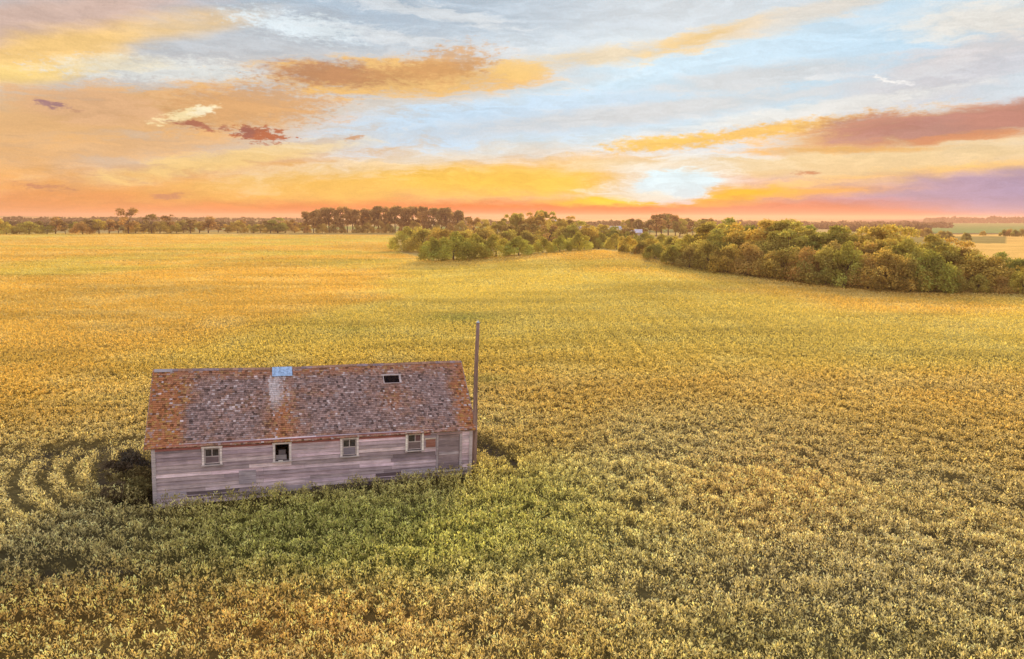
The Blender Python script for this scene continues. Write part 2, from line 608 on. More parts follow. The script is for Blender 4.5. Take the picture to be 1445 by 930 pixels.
def new_mat(name):
    mt = bpy.data.materials.new(name)
    mt.use_nodes = True
    mt.node_tree.nodes.clear()
    N = NT(mt.node_tree)
    out = N.new('ShaderNodeOutputMaterial')
    return mt, N, out


def attr(N, name='tint'):
    a = N.new('ShaderNodeAttribute')
    a.attribute_name = name
    return a.outputs['Color']


def leaf_mat(name, trans=.4, gain=1.0, objvar=0.0):
    mt, N, out = new_mat(name)
    c = attr(N)
    if objvar:
        oi = N.new('ShaderNodeObjectInfo')
        r = oi.outputs['Random']
        warm = N.mix(N.rng(r, 0, 1, 0, 1, False), (0.80, .90, .75), (1.3, 1.15, .95))
        c = N.mix(objvar, c, N.mix(1.0, c, warm, 'MULTIPLY'))
    g = N.new('ShaderNodeNewGeometry')
    nz = N.noise(g.outputs['Position'], 3.0, 2)
    c = N.vmath('SCALE', c, scale=N.rng(nz, .3, .7, .75 * gain, 1.25 * gain))
    df = N.new('ShaderNodeBsdfDiffuse')
    tr = N.new('ShaderNodeBsdfTranslucent')
    N.l.new(c, df.inputs[0])
    N.l.new(N.mix(1.0, c, (1.15, 1.1, .75), 'MULTIPLY'), tr.inputs[0])
    mx = N.new('ShaderNodeMixShader')
    mx.inputs[0].default_value = trans
    N.l.new(df.outputs[0], mx.inputs[1])
    N.l.new(tr.outputs[0], mx.inputs[2])
    N.l.new(mx.outputs[0], out.inputs[0])
    return mt


def ground_mat():
    mt, N, out = new_mat('ground_soil_and_stubble')
    c = attr(N)
    g = N.new('ShaderNodeNewGeometry')
    p = g.outputs['Position']
    n1 = N.noise(p, 2.2, 5, .65)
    n2 = N.noise(p, .06, 5, .6)
    c = N.vmath('SCALE', c, scale=N.rng(n1, .3, .7, .75, 1.22))
    c = N.vmath('SCALE', c, scale=N.rng(n2, .3, .7, .86, 1.14))
    b = N.new('ShaderNodeBsdfDiffuse')
    N.l.new(c, b.inputs[0])
    bm = N.new('ShaderNodeBump')
    bm.inputs['Strength'].default_value = .6
    bm.inputs['Distance'].default_value = .35
    N.l.new(N.noise(p, 1.3, 4, .7), bm.inputs['Height'])
    N.l.new(bm.outputs[0], b.inputs['Normal'])
    N.l.new(b.outputs[0], out.inputs[0])
    return mt


def farcol(x, y, z):
    """fields, copses and stubble of the far country"""
    D = np.hypot(x, y)
    # patchwork of sections
    gx = np.floor(x / 420.0 + .3 * np.floor(y / 700.0)).astype(int)
    gy = np.floor(np.log(np.maximum(D, 1) / 500.) * 3.2 + .15 * np.sin(x / 900)).astype(int)
    r = rs_grid[gx % 64, gy % 64]
    pal = np.array([(.50, .36, .13), (.16, .22, .07), (.42, .32, .14), (.22, .25, .08), (.30, .24, .11), (.14, .16, .07)])
    c = pal[(r * len(pal)).astype(int) % len(pal)]
    u, v = project(x, y, z)
    # right hand sector: gold field, darker meadow tongue, green field behind
    right = sstep(1180, 1240, u)
    cr = np.broadcast_to(np.array([.66, .42, .13]), c.shape).copy()
    wv = (vn.fbm(x / 90., y / 130., 3) - .5) * 6
    cr = mixv(cr, np.array([.24, .21, .08]), ((v + wv > 334) & (v + wv < 343) & (u < 1420)) * .9)
    cr = mixv(cr, np.array([.42, .38, .12]), ((v + wv > 343) & (u < 1350)) * .7)
    cr = mixv(cr, np.array([.19, .27, .10]), (v < 329.0) * 1.0)
    cr = mixv(cr, np.array([.10, .10, .07]), ((v < 330.6) & (v > 328.6)) * .8)
    cr = mixv(cr, np.array([.07, .07, .07]), (v < 313.8) * 1.0)
    c = mixv(c, cr, right)
    c = mixv(c, np.array([.42, .31, .11]) * (.8 + .4 * vn.fbm(x / 40., y / 40., 2))[..., None], (D < 700) * (1 - right))
    return c


rs_grid = np.random.RandomState(5).rand(64, 64)

th = np.concatenate([np.arange(-52, 52, .16), np.arange(52, 308, 4.0)])
rad = np.concatenate([[2.0, 6.0], 10 * (1.021 ** np.arange(0, 345))])
rad = rad[rad < 7600]
TT, RR = np.meshgrid(np.radians(th), rad, indexing='ij')
X = RR * np.sin(TT)
Y = RR * np.cos(TT)
Zc = height(X, Y)
inf = infield(X, Y, Zc)
Dm = np.hypot(X, Y)
SOIL = .42
soil = np.where(inf | (Dm < 60), SOIL, 0.12)
Z = Zc - soil
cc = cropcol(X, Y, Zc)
fc = farcol(X, Y, Zc)
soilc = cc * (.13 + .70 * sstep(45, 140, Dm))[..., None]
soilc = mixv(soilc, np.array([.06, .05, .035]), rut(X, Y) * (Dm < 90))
infw = (inf | (Dm < 60))[..., None]
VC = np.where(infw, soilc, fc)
nt, nr = X.shape
verts = np.stack([X, Y, Z], -1).reshape(-1, 3)
cols = VC.reshape(-1, 3)
idx = np.arange(nt * nr).reshape(nt, nr)
i2 = np.roll(idx, -1, axis=0)
quads = np.stack([idx[:, :-1], i2[:, :-1], i2[:, 1:], idx[:, 1:]], -1).reshape(-1, 4)[:, ::-1]
# close the middle
verts = np.vstack([verts, [[0, 0, -SOIL]]])
cols = np.vstack([cols, [cols[0]]])
M_ground = ground_mat()
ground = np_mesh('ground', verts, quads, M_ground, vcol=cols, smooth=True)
ground['kind'] = 'structure'

# ------------------------------------------------------------------ the crop: leaf tufts over the whole field
def make_crop():
    P = []
    # bands of rising distance with tuft spacing that grows with it
    D = 11.0
    while D < 640:
        s = max(.195, D * .0046)
        half = math.radians(44 + 22 * max(0.0, min(1.0, (95 - D) / 60)))
        n = int(2 * half * D / s)
        a = (np.arange(n) + rs.rand(n)) / n * 2 * half - half
        r = D + (rs.rand(n)) * s
        P.append(np.stack([r * np.sin(a), r * np.cos(a), np.full(n, s)], -1))
        D += s
    P = np.concatenate(P)
    x, y, s = P.T
    z = height(x, y)
    ok = infield(x, y, z) & (brect(x, y) > .22)
    ph, gap = rowphase(x, y)
    rt = rut(x, y) * (np.hypot(x, y) < 90)
    ok &= rs.rand(len(x)) > rt * .45
    ok &= rs.rand(len(x)) > .8 * gap
    clum = vn.fbm(x / .75 + 31, y / .75 + 8, 2)
    ok &= rs.rand(len(x)) < 1.0 + .35 * ph - .45 * sstep(.46, .25, clum) * sstep(70, 30, np.hypot(x, y))
    x, y, z, s, ph, rt, gap = [q[ok] for q in (x, y, z, s, ph, rt, gap)]
    D = np.hypot(x, y)
    n = len(x)
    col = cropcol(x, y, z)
    u, v = project(x, y, z)
    col = mixv(col, G_DARK * .55, rt * .9)
    col = col * ((1 + .18 * ph) * (1 - .5 * gap))[:, None]
    hmod = vn.fbm(x / .62 + 5, y / .62, 2)
    hmod = .5 + (hmod - .5) * (.18 + .82 * sstep(70, 30, D))
    hm2 = vn2.fbm(x / 4.5 + 5, y / 4.5, 3)
    hgt = (.48 + .75 * (hmod - .5) + .35 * (hm2 - .5) + .24 * ph + .10 * (rs.rand(n) - .5)) * (1 - .5 * rt)
    tall = 1 + .35 * sstep(3.0, .6, brect(x, y)) * (y < 40)
    hgt = hgt * tall * (1 - .35 * rt) * (1 - .5 * gap)
    hgt = np.clip(hgt, .16, 1.0)
    allv, allc = [], []
    for lo, hi, nl in ((0, 38, 18), (38, 75, 10), (75, 700, 6)):
        k = (D >= lo) & (D < hi)
        m = int(k.sum())
        xx, yy, zz, ss, hh, cc_ = x[k], y[k], z[k] - SOIL, s[k], hgt[k], col[k]
        # plants brighter or darker in clumps of their own leaf colour
        pv = 1 + (((.62 + .76 * rs.rand(m)) - 1) * (.12 + .88 * sstep(68, 28, D[k])))[:, None]
        fs = (.2 + .8 * sstep(68, 28, D[k]))[:, None]
        for j in range(nl):
            ang = rs.rand(m) * 2 * np.pi
            rr = ss * .62 * np.sqrt(rs.rand(m))
            f = rs.rand(m)
            cz = hh * (.25 + .75 * f) if lo < 38 else hh * (.5 + .5 * f)
            cx = xx + rr * np.cos(ang)
            cy = yy + rr * np.sin(ang)
            ln = np.minimum(ss * (.50 + .35 * rs.rand(m)), .9) * .85
            ln = np.maximum(ln, .10)
            wd = ln * ((.28 if lo < 38 else .36) + .18 * rs.rand(m))
            ta = ang + (rs.rand(m) - .5) * 1.6
            el_ = (rs.rand(m) * 1.1 + .25) if lo < 38 else (rs.rand(m) * 1.25 - .05)          # leaf pitch
            el_ = np.where(ln > .35, el_ * .35 / ln, el_)
            dx, dy, dz = np.cos(ta) * np.cos(el_), np.sin(ta) * np.cos(el_), np.sin(el_)
            roll = (rs.rand(m) - .5) * 1.6
            sx, sy = -np.sin(ta), np.cos(ta)
            wx, wy, wz = sx * np.cos(roll), sy * np.cos(roll), np.sin(roll) * np.where(ln > .35, .35 / ln, 1)
            c0 = np.stack([cx, cy, zz + cz], -1)
            d = np.stack([dx, dy, dz], -1) * ln[:, None] * .5
            w = np.stack([wx, wy, wz], -1) * wd[:, None] * .5
            # leaf: kite with its widest point past the middle
            q = np.stack([c0 - d, c0 + d * .15 + w, c0 + d, c0 + d * .15 - w], 1)
            allv.append(q.reshape(-1, 3))
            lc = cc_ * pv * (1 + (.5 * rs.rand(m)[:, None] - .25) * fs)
            dry = rs.rand(m) < .22 * fs[:, 0]
            lc[dry] = lc[dry] * .4 + G_STRAW * .6 * (.8 + .4 * rs.rand(int(dry.sum()))[:, None])
            drk = rs.rand(m) < .11 * fs[:, 0]
            lc[drk] *= .4
            lc *= (.66 + .56 * f)[:, None] if lo < 38 else (.8 + .3 * f)[:, None] if lo < 75 else 1.0  # lower leaves darker: canopy shade put into the leaf colour
            allc.append(lc)
    V = np.concatenate(allv)
    C_ = np.concatenate(allc)
    q = np.arange(len(V)).reshape(-1, 4)
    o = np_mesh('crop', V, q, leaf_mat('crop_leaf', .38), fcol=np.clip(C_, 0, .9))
    o['kind'] = 'stuff'
    o['label'] = 'ripening golden green field crop covering the whole field'
    o['category'] = 'crop'
    print('crop tufts', n, 'leaves', len(q))


make_crop()

# ------------------------------------------------------------------ mesh builder
class MB:
    def __init__(s):
        s.v, s.f, s.c = [], [], []

    def hexa(s, p8, col):
        """8 points: bottom 4 then top 4, counter clockwise"""
        b = len(s.v)
        s.v += [tuple(p) for p in p8]
        for f in ((3, 2, 1, 0), (4, 5, 6, 7), (0, 1, 5, 4), (1, 2, 6, 5), (2, 3, 7, 6), (3, 0, 4, 7)):
            s.f.append([b + i for i in f])
            s.c.append(col)

    def box(s, x0, x1, y0, y1, z0, z1, col, mat=None):
        p = [(x0, y0, z0), (x1, y0, z0), (x1, y1, z0), (x0, y1, z0), (x0, y0, z1), (x1, y0, z1), (x1, y1, z1), (x0, y1, z1)]
        if mat is not None:
            p = [tuple(mat @ Vector(q)) for q in p]
        s.hexa(p, col)

    def tube(s, pts, rads, n, col, cap=True):
        rings = []
        for i, (p, r) in enumerate(zip(pts, rads)):
            p = Vector(p)
            a = Vector(pts[max(i - 1, 0)])
            b = Vector(pts[min(i + 1, len(pts) - 1)])
            d = (b - a).normalized()
            e1 = d.orthogonal().normalized() if abs(d.z) < .9 else Vector((1, 0, 0)) - d * d.x
            e1.normalize()
            e2 = d.cross(e1)
            ring = []
            for k in range(n):
                t = 2 * math.pi * k / n
                q = p + (e1 * math.cos(t) + e2 * math.sin(t)) * r
                ring.append(len(s.v))
                s.v.append(tuple(q))
            rings.append(ring)
        for A, B in zip(rings, rings[1:]):
            for k in range(n):
                s.f.append([A[k], A[(k + 1) % n], B[(k + 1) % n], B[k]])
                s.c.append(col)
        if cap:
            s.f.append(list(rings[-1]))
            s.c.append(col)
            s.f.append(list(rings[0])[::-1])
            s.c.append(col)

    def build(s, name, mat, parent=None, link=True, smooth=False):
        me = bpy.data.meshes.new(name)
        me.from_pydata(s.v, [], s.f)
        at = me.attributes.new('tint', 'FLOAT_COLOR', 'FACE')
        c = np.ones((len(s.f), 4), np.float32)
        c[:, :3] = np.array(s.c)
        at.data.foreach_set('color', c.ravel())
        me.materials.append(mat)
        if smooth:
            me.polygons.foreach_set('use_smooth', [True] * len(s.f))
        o = bpy.data.objects.new(name, me)
        COL.objects.link(o)
        if parent:
            o.parent = parent
        return o


def empty(name, loc, rot=(0, 0, 0), label=None, cat=None, group=None):
    o = bpy.data.objects.new(name, None)
    o.empty_display_size = .5
    COL.objects.link(o)
    o.location = loc
    o.rotation_euler = rot
    if label:
        o['label'] = label
        o['category'] = cat
    if group:
        o['group'] = group
    return o


def wood_mat(name, axis='x', grain=.35, rough=.85, stain=None, bump=.25):
    """weathered timber: tint x long grain, knots and stains"""
    mt, N, out = new_mat(name)
    c = attr(N)
    tc = N.new('ShaderNodeTexCoord')
    mp = N.new('ShaderNodeMapping')
    N.l.new(tc.outputs['Object'], mp.inputs[0])
    sc = {'x': (1.3, 14, 30), 'z': (30, 30, 1.6)}[axis]
    mp.inputs['Scale'].default_value = sc
    g = N.noise(mp.outputs[0], 1.0, 5, .68)
    blot = N.noise(tc.outputs['Object'], 1.4, 4, .6)
    c = N.vmath('SCALE', c, scale=N.rng(g, .3, .72, 1 - grain, 1 + grain))
    c = N.vmath('SCALE', c, scale=N.rng(blot, .3, .7, .84, 1.14))
    if stain:
        c = N.mix(N.rng(N.noise(mp.outputs[0], .6, 4, .7), .52, .72, 0, .6), c, stain)
    b = N.new('ShaderNodeBsdfPrincipled')
    N.l.new(c, b.inputs['Base Color'])
    b.inputs['Roughness'].default_value = rough
    b.inputs['Specular IOR Level'].default_value = .25
    bm = N.new('ShaderNodeBump')
    bm.inputs['Strength'].default_value = bump
    bm.inputs['Distance'].default_value = .02
    N.l.new(g, bm.inputs['Height'])
    N.l.new(bm.outputs[0], b.inputs['Normal'])
    N.l.new(b.outputs[0], out.inputs[0])
    return mt


M_siding = wood_mat('weathered_siding', 'x', .30, stain=(.17, .13, .13))
M_trim = wood_mat('flaking_white_trim', 'x', .28, stain=(.36, .28, .26))
M_post = wood_mat('weathered_pole', 'z', .35, stain=(.10, .07, .07))


def shingle_mat():
    mt, N, out = new_mat('lichened_shingle')
    c = attr(N)
    tc = N.new('ShaderNodeTexCoord')
    o = tc.outputs['Object']
    c = N.vmath('SCALE', c, scale=N.rng(N.noise(o, 9, 4, .7), .3, .7, .72, 1.28))
    lich = N.rng(N.noise(o, 5.5, 5, .72), .60, .72, 0, .75)
    c = N.mix(lich, c, (.46, .36, .35))
    b = N.new('ShaderNodeBsdfPrincipled')
    N.l.new(c, b.inputs['Base Color'])
    b.inputs['Roughness'].default_value = .9
    b.inputs['Specular IOR Level'].default_value = .2
    N.l.new(b.outputs[0], out.inputs[0])
    return mt


def plain_mat(name, col, rough=.6, metal=0.0, var=.15, scale=6.0, spec=.4):
    mt, N, out = new_mat(name)
    tc = N.new('ShaderNodeTexCoord')
    n = N.noise(tc.outputs['Object'], scale, 5, .65)
    c = N.vmath('SCALE', N.mix(0.0, col, col), scale=N.rng(n, .3, .7, 1 - var, 1 + var))
    b = N.new('ShaderNodeBsdfPrincipled')
    N.l.new(c, b.inputs['Base Color'])
    b.inputs['Roughness'].default_value = rough
    b.inputs['Metallic'].default_value = metal
    b.inputs['Specular IOR Level'].default_value = spec
    N.l.new(b.outputs[0], out.inputs[0])
    return mt


M_shingle = shingle_mat()
M_metal = plain_mat('blue_grey_sheet_metal', (.34, .50, .74), .6, 0, .35, 7)
M_glass = plain_mat('dirty_window_glass', (.05, .045, .05), .25, 0, .5, 6, .5)
M_dark = plain_mat('painted_hatch_dark', (.010, .008, .010), 1.0, spec=0.0)  # near black colour stands for the darkness inside the roof hatch
M_cardboard = wood_mat('grey_panel', 'x', .2)

# ------------------------------------------------------------------ the old farm building
B = empty('farm_shed', (BC[0], BC[1], -.5), (0, BT, BA),
          'long abandoned shed with weathered grey boards and lichened brown shingle roof', 'shed')
Z0 = .5            # canopy level in local z
bMat = Matrix.Translation((BC[0], BC[1], -.5)) @ Euler((0, BT, BA)).to_matrix().to_4x4()
bInv = bMat.inverted()


def onplane(u, v, p0, nrm):
    o = bInv @ Vector((0, 0, CAMH))
    d = bInv.to_3x3() @ Vector(ray(u, v))
    t = (Vector(p0) - o).dot(Vector(nrm)) / d.dot(Vector(nrm))
    return o + d * t


def wallp(u, v):
    p = onplane(u, v, (0, 0, 0), (0, 1, 0))
    return p.x, p.z


rnd = random.Random(4)
EZ = Z0 + HW                                      # wall top
SL = (HR - HW) / (BW / 2)
wins = []
for (u0, v0, u1, v1) in ((288, 633, 310, 654), (388, 627, 408, 649), (483, 620, 503, 642), (575, 613, 595, 634)):
    x0, z1 = wallp(u0, (v0))
    x1, _ = wallp(u1, v0)
    xm, z0 = wallp((u0 + u1) / 2, v1)
    wins.append((x0, x1, z0, min(z1, EZ - .13)))
dx0, _ = wallp(618, 640)
dx1, _ = wallp(648, 640)
_, dz0 = wallp(634, 661)
_, dz1 = wallp(634, 613)
dz1 = min(dz1, EZ - .17)
door = (dx0, dx1, dz0, dz1)
print('wins', wins, 'door', door)
openings = wins + [door]


def board_col():
    g = .30 + .46 * rnd.random() ** 1.1
    if rnd.random() < .16:
        g *= 1.30
    if rnd.random() < .16:
        g *= .60
    return (g * 1.06, g * (.81 + .05 * rnd.random()), g * (.86 + .08 * rnd.random()))


# walls: backing boards with real openings + lapped siding boards
wall = MB()
T = .10


def cut(x0, x1, z0, z1, ops):
    """intervals of [x0,x1] not covered by openings that meet the band z0..z1"""
    iv = [(x0, x1)]
    for (a, b, c, d) in ops:
        if z1 > c + .01 and z0 < d - .01:
            nv = []
            for (p, q) in iv:
                if b <= p or a >= q:
                    nv.append((p, q))
                else:
                    if a > p:
                        nv.append((p, a))
                    if b < q:
                        nv.append((b, q))
            iv = nv
    return iv


zs = sorted(set([0, EZ] + [w[2] for w in openings] + [w[3] for w in openings]))
for za, zb in zip(zs, zs[1:]):
    for (p, q) in cut(0, BL, za, zb, openings):
        wall.box(p, q, .03, T, za, zb, (.12, .10, .10))
EXPO = .185
nc = int(EZ / EXPO) + 1


def siding(mb, L, tf, ops, y_out=-1, gable=False):
    z = 0.0
    for k in range(nc + (16 if gable else 0)):
        za, zb = z, z + EXPO
        z = zb
        if not gable and za >= EZ - .02:
            break
        a0, a1 = 0.0, L
        if gable:
            zz = zb
            if zz > EZ:
                ins = (zz - EZ) / SL
                a0, a1 = ins, L - ins
                if a1 - a0 < .1:
                    break
        else:
            zb = min(zb, EZ)
        for (p, q) in cut(a0, a1, za, zb, ops):
            xs = [p]
            while xs[-1] < q - .01:
                xs.append(min(q, xs[-1] + rnd.uniform(1.6, 4.8)))
            for s0, s1 in zip(xs, xs[1:]):
                if s1 - s0 < .02:
                    continue
                c = board_col()
                dr = rnd.uniform(-.006, .006)
                dr2 = dr + rnd.uniform(-.018, .018)
                if not gable and ops and za < Z0 + .45 and rnd.random() < .12:
                    c = (.10, .075, .08)
                yb = -.036 - rnd.random() * .014
                pts = [(s0 + .003, yb, za + dr), (s1 - .003, yb, za + dr2), (s1 - .003, .028, za + dr2), (s0 + .003, .028, za + dr),
                       (s0 + .003, -.006, zb + .012 + dr), (s1 - .003, -.006, zb + .012 + dr2), (s1 - .003, .028, zb + .012 + dr2), (s0 + .003, .028, zb + .012 + dr)]
                mb.hexa([tf(*pp) for pp in pts], c)


siding(wall, BL, lambda x, y, z: (x, y, z), openings)
siding(wall, BL, lambda x, y, z: (BL - x, BW - y, z), [])
siding(wall, BW, lambda x, y, z: (BL - y, x, z), [], gable=True)
siding(wall, BW, lambda x, y, z: (y, BW - x, z), [], gable=True)
wall.box(.0, BL, BW - T, BW - .03, 0, EZ, (.1, .08, .08))
for xx in (.03, BL - T):
    wall.box(xx, xx + .07, T + .002, BW - T - .002, 0, EZ + .02, (.1, .08, .08))
# patched boards: one pale replaced square, pale loose strips, a dark gap
def patch(u0, v0, u1, v1, c, th=.018):
    xa, zb_ = wallp(u0, v0)
    xb, _ = wallp(u1, v0)
    xm, za_ = wallp((u0 + u1) / 2, v1)
    wall.box(xa, xb, -.032 - th, -.030, za_, zb_, c)
patch(337, 664, 361, 682, (.46, .40, .44))
patch(264, 693, 338, 699, (.17, .13, .14), .006)
patch(219, 696, 263, 702, (.50, .43, .48), .014)
patch(363, 688, 440, 693, (.48, .40, .44), .012)
patch(530, 668, 566, 674, (.17, .12, .13), .008)
patch(566, 662.5, 614, 666.5, (.52, .45, .48), .02)
wall_o = wall.build('wall', M_siding, B)
wall_o['label'] = 'lapped grey lilac weathered board walls with replaced and missing boards'

# red strip under the eave, and frieze
x = .12
while x < BL - 2.2:
    x2 = min(x + rnd.uniform(1.5, 3.2), BL - 2.1)
    segs = cut(x, x2, EZ - .2, EZ, [(w[0] - .1, w[1] + .1, 0, 99) for w in wins])
    for (p, q) in segs:
        r = rnd.uniform(.85, 1.1)
        fr = MB()
        fr.box(p, q, -.064, -.040, EZ - .27, EZ - .02, (.38 * r, .14 * r, .125 * r))
        fr.build('frieze_board', M_siding, B)
    x = x2

# corner boards
for xx in (0, BL):
    cbm = MB()
    c = (.52, .46, .47)
    s = -1 if xx == 0 else 1
    cbm.box(min(xx - s * .13, xx + s * .035), max(xx - s * .13, xx + s * .035), -.062, -.036, 0, EZ - .03, c)
    cbm.box(min(xx + s * .012, xx + s * .036), max(xx + s * .012, xx + s * .036), -.035, .12, 0, EZ - .03, (c[0] * .8, c[1] * .75, c[2] * .75))
    cbm.build('corner_board', M_trim, B)

# windows
for i, (x0, x1, z0, z1) in enumerate(wins):
    f = MB()
    pc = (.80, .72, .70) if i != 3 else (.90, .84, .78)
    tw = .10
    yo = -.075
    f.box(x0 - tw, x0, yo, -.036, z0 - .03, z1 + .02, pc)
    f.box(x1, x1 + tw, yo, -.036, z0 - .03, z1 + .02, pc)
    f.box(x0 - tw - .02, x1 + tw + .02, yo - .012, -.036, z1 + .022, z1 + .022 + tw, pc)
    # jambs
    jc = (.36, .31, .30)
    f.box(x0, x0 + .02, -.034, T, z0, z1, jc)
    f.box(x1 - .02, x1, -.034, T, z0, z1, jc)
    f.box(x0 + .021, x1 - .021, -.034, T, z1 - .02, z1, jc)
    fo = f.build('window', M_trim, B)
    s = MB()
    s.box(x0 - tw - .03, x1 + tw + .03, yo - .04, -.036, z0 - .085, z0 - .032, (.52, .46, .45))
    s.build('sill', M_trim, fo)
    h = z1 - z0
    w = x1 - x0
    zm = z0 + h * (.46, .34, .50, .50)[i]
    xm = (x0 + x1) / 2 + (0, 0, .0, .03)[i]
    sh = MB()
    sc_ = (.58, .50, .49)
    if i != 1:
        sh.box(x0 + .021, x0 + .055, .0, .03, z0 + .001, z1 - .021, sc_)
        sh.box(x1 - .055, x1 - .021, .0, .03, z0 + .001, z1 - .021, sc_)
        sh.box(x0 + .056, x1 - .056, .0, .03, zm - .018, zm + .018, sc_)
        sh.box(x0 + .056, x1 - .056, .0, .03, z1 - .055, z1 - .022, sc_)
        sh.box(x0 + .056, x1 - .056, .0, .03, z0 + .001, z0 + .034, sc_)
        sh.box(xm - .016, xm + .016, .0, .03, zm + .019, z1 - .056, sc_)
        sh.build('sash', M_trim, fo)
        g = MB()
        g.box(x0 + .056, xm - .017, .012, .016, zm + .019, z1 - .056, (.05, .04, .05))
        g.build('pane', M_glass, fo)
        g = MB()
        if i == 3:
            g.box(xm + .017, x1 - .056, .012, .016, zm + .019, z1 - .056, (.16, .09, .09))
            g.build('pane', M_cardboard, fo)['label'] = 'dull reddish brown blanked pane'
        else:
            g.box(xm + .017, x1 - .056, .012, .016, zm + .019, z1 - .056, (.05, .04, .05))
            g.build('pane', M_glass, fo)
        g = MB()
        g.box(x0 + .056, x1 - .056, .010, .020, z0 + .035, zm - .019, ((.20, .15, .16), (0, 0, 0), (.26, .23, .27), (.20, .15, .15))[i])
        po = g.build('panel', M_cardboard, fo)
        po['label'] = 'dull grey board closing the lower half of the window'
    else:
        # broken window: leaning pale board and rag of a sash left in the opening
        sh.box(x0 + .03, x1 - .12, .03, .05, z0 + .01, z0 + h * .30, (.30, .27, .28))
        sh.box(x0 + .16, x1 - .16, .035, .05, z0 + h * .30 + .002, z0 + h * .62, (.13, .11, .12))
        po = sh.build('panel', M_cardboard, fo)
        po['label'] = 'broken remains of a board in the open window'
        g = MB()
        g.box(x0 + .14, x0 + .34, -.11, -.078, z0 - .03, z0 + .02, (.8, .76, .74))
        g.build('loose_chip', M_trim, fo)

# door with frame
x0, x1, z0, z1 = door
d = MB()
nb_ = 6
for k in range(nb_):
    za = z0 + (z1 - z0) * k / nb_
    zb = z0 + (z1 - z0) * (k + 1) / nb_
    g = rnd.uniform(.25, .36)
    d.box(x0 + .01, x1 - .01, -.012, .02, za + .004, zb - .004, (g * 1.05, g * .82, g * .86))
do = d.build('door', M_siding, B)
d = MB()
d.box(x0 + .03, x1 - .03, -.030, -.0125, z0 + (z1 - z0) * .42, z0 + (z1 - z0) * .50, (.50, .43, .46))
d.build('batten', M_siding, do)
d = MB()
d.box(x0 + .03, x1 - .03, -.030, -.0125, z0 + (z1 - z0) * .92, z0 + (z1 - z0) * .985, (.30, .22, .22))
d.build('batten', M_siding, do)
d = MB()
d.box(x0 - .10, x0, -.066, -.034, z0 - .02, z1 + .02, (.42, .36, .38))
d.box(x1, x1 + .12, -.066, -.034, z0 - .02, z1 + .02, (.46, .40, .42))
d.box(x0 - .10, x1 + .12, -.066, -.034, z1 + .022, z1 + .10, (.44, .30, .30))
d.build('door_frame', M_trim, B)
d = MB()
xa, za = wallp(566, 664)
d.box(xa, BL - .14, -.085, -.040, z0 - .14, z0 - .03, (.60, .53, .55))
d.build('threshold', M_trim, B)
d = MB()
xa, zt = wallp(601, 618)
xb, zb_ = wallp(614, 630)
d.box(xa, xb, -.06, -.034, zb_, zt - .06, (.34, .15, .11))
d.box(xa - .06, xb + .02, -.09, -.036, zt - .055, zt + .01, (.66, .55, .46))
d.build('feed_hatch', M_trim, B)

# roof: deck, courses of split shingles, ridge, fascia
rf = MB()
OE, OG1, OG2 = .13, .30, .20
DK = (.09, .07, .07)
hwid = BW / 2
slope_len = math.hypot(hwid + OE, (hwid + OE) * SL)
cs, sn = (hwid + OE) / slope_len, (hwid + OE) * SL / slope_len
zr = Z0 + HR


def rp(side, a, b, n):
    """roof coordinates: a along the ridge, b down the slope, n above the deck"""
    yy = hwid - (b * cs + n * sn) if side == 0 else hwid + (b * cs + n * sn)
    if side == 0:
        yy = hwid - b * cs - n * sn
    zz = zr - b * sn + n * cs
    sag = -.08 * math.exp(-((a - 5.5) / 3.2) ** 2) - .03 * math.exp(-((a - 11) / 1.5) ** 2)
    sag *= (1 - .5 * b / slope_len)
    return (a, yy, zz + sag)


for side in (0, 1):
    NS = 24
    for k in range(NS):
        a0 = -OG1 + (BL + OG1 + OG2) * k / NS
        a1 = -OG1 + (BL + OG1 + OG2) * (k + 1) / NS
        # no hole is cut for the hatch on the front slope
        holes = []
        if side == 0:
            holes = None
        P8 = [rp(side, a0, slope_len, -.05), rp(side, a1, slope_len, -.05), rp(side, a1, 0, -.05), rp(side, a0, 0, -.05),
              rp(side, a0, slope_len, -.01), rp(side, a1, slope_len, -.01), rp(side, a1, 0, -.01), rp(side, a0, 0, -.01)]
        if side == 1:
            P8 = [P8[i] for i in (1, 0, 3, 2, 5, 4, 7, 6)]
        rf.hexa(P8, DK)


def roofpix(u, v):
    n = Vector((0, -sn, cs))
    p = onplane(u, v, (0, hwid, zr), n)
    return p.x, (hwid - p.y) / cs


ha0, hb0 = roofpix(541, 530)
ha1, hb1 = roofpix(564, 539.5)
pa0, pb0 = roofpix(384, 518)
pa1, pb1 = roofpix(412.5, 529)
print('hatch', ha0, ha1, hb0, hb1, 'patch', pa0, pa1, pb1, 'slope', slope_len)

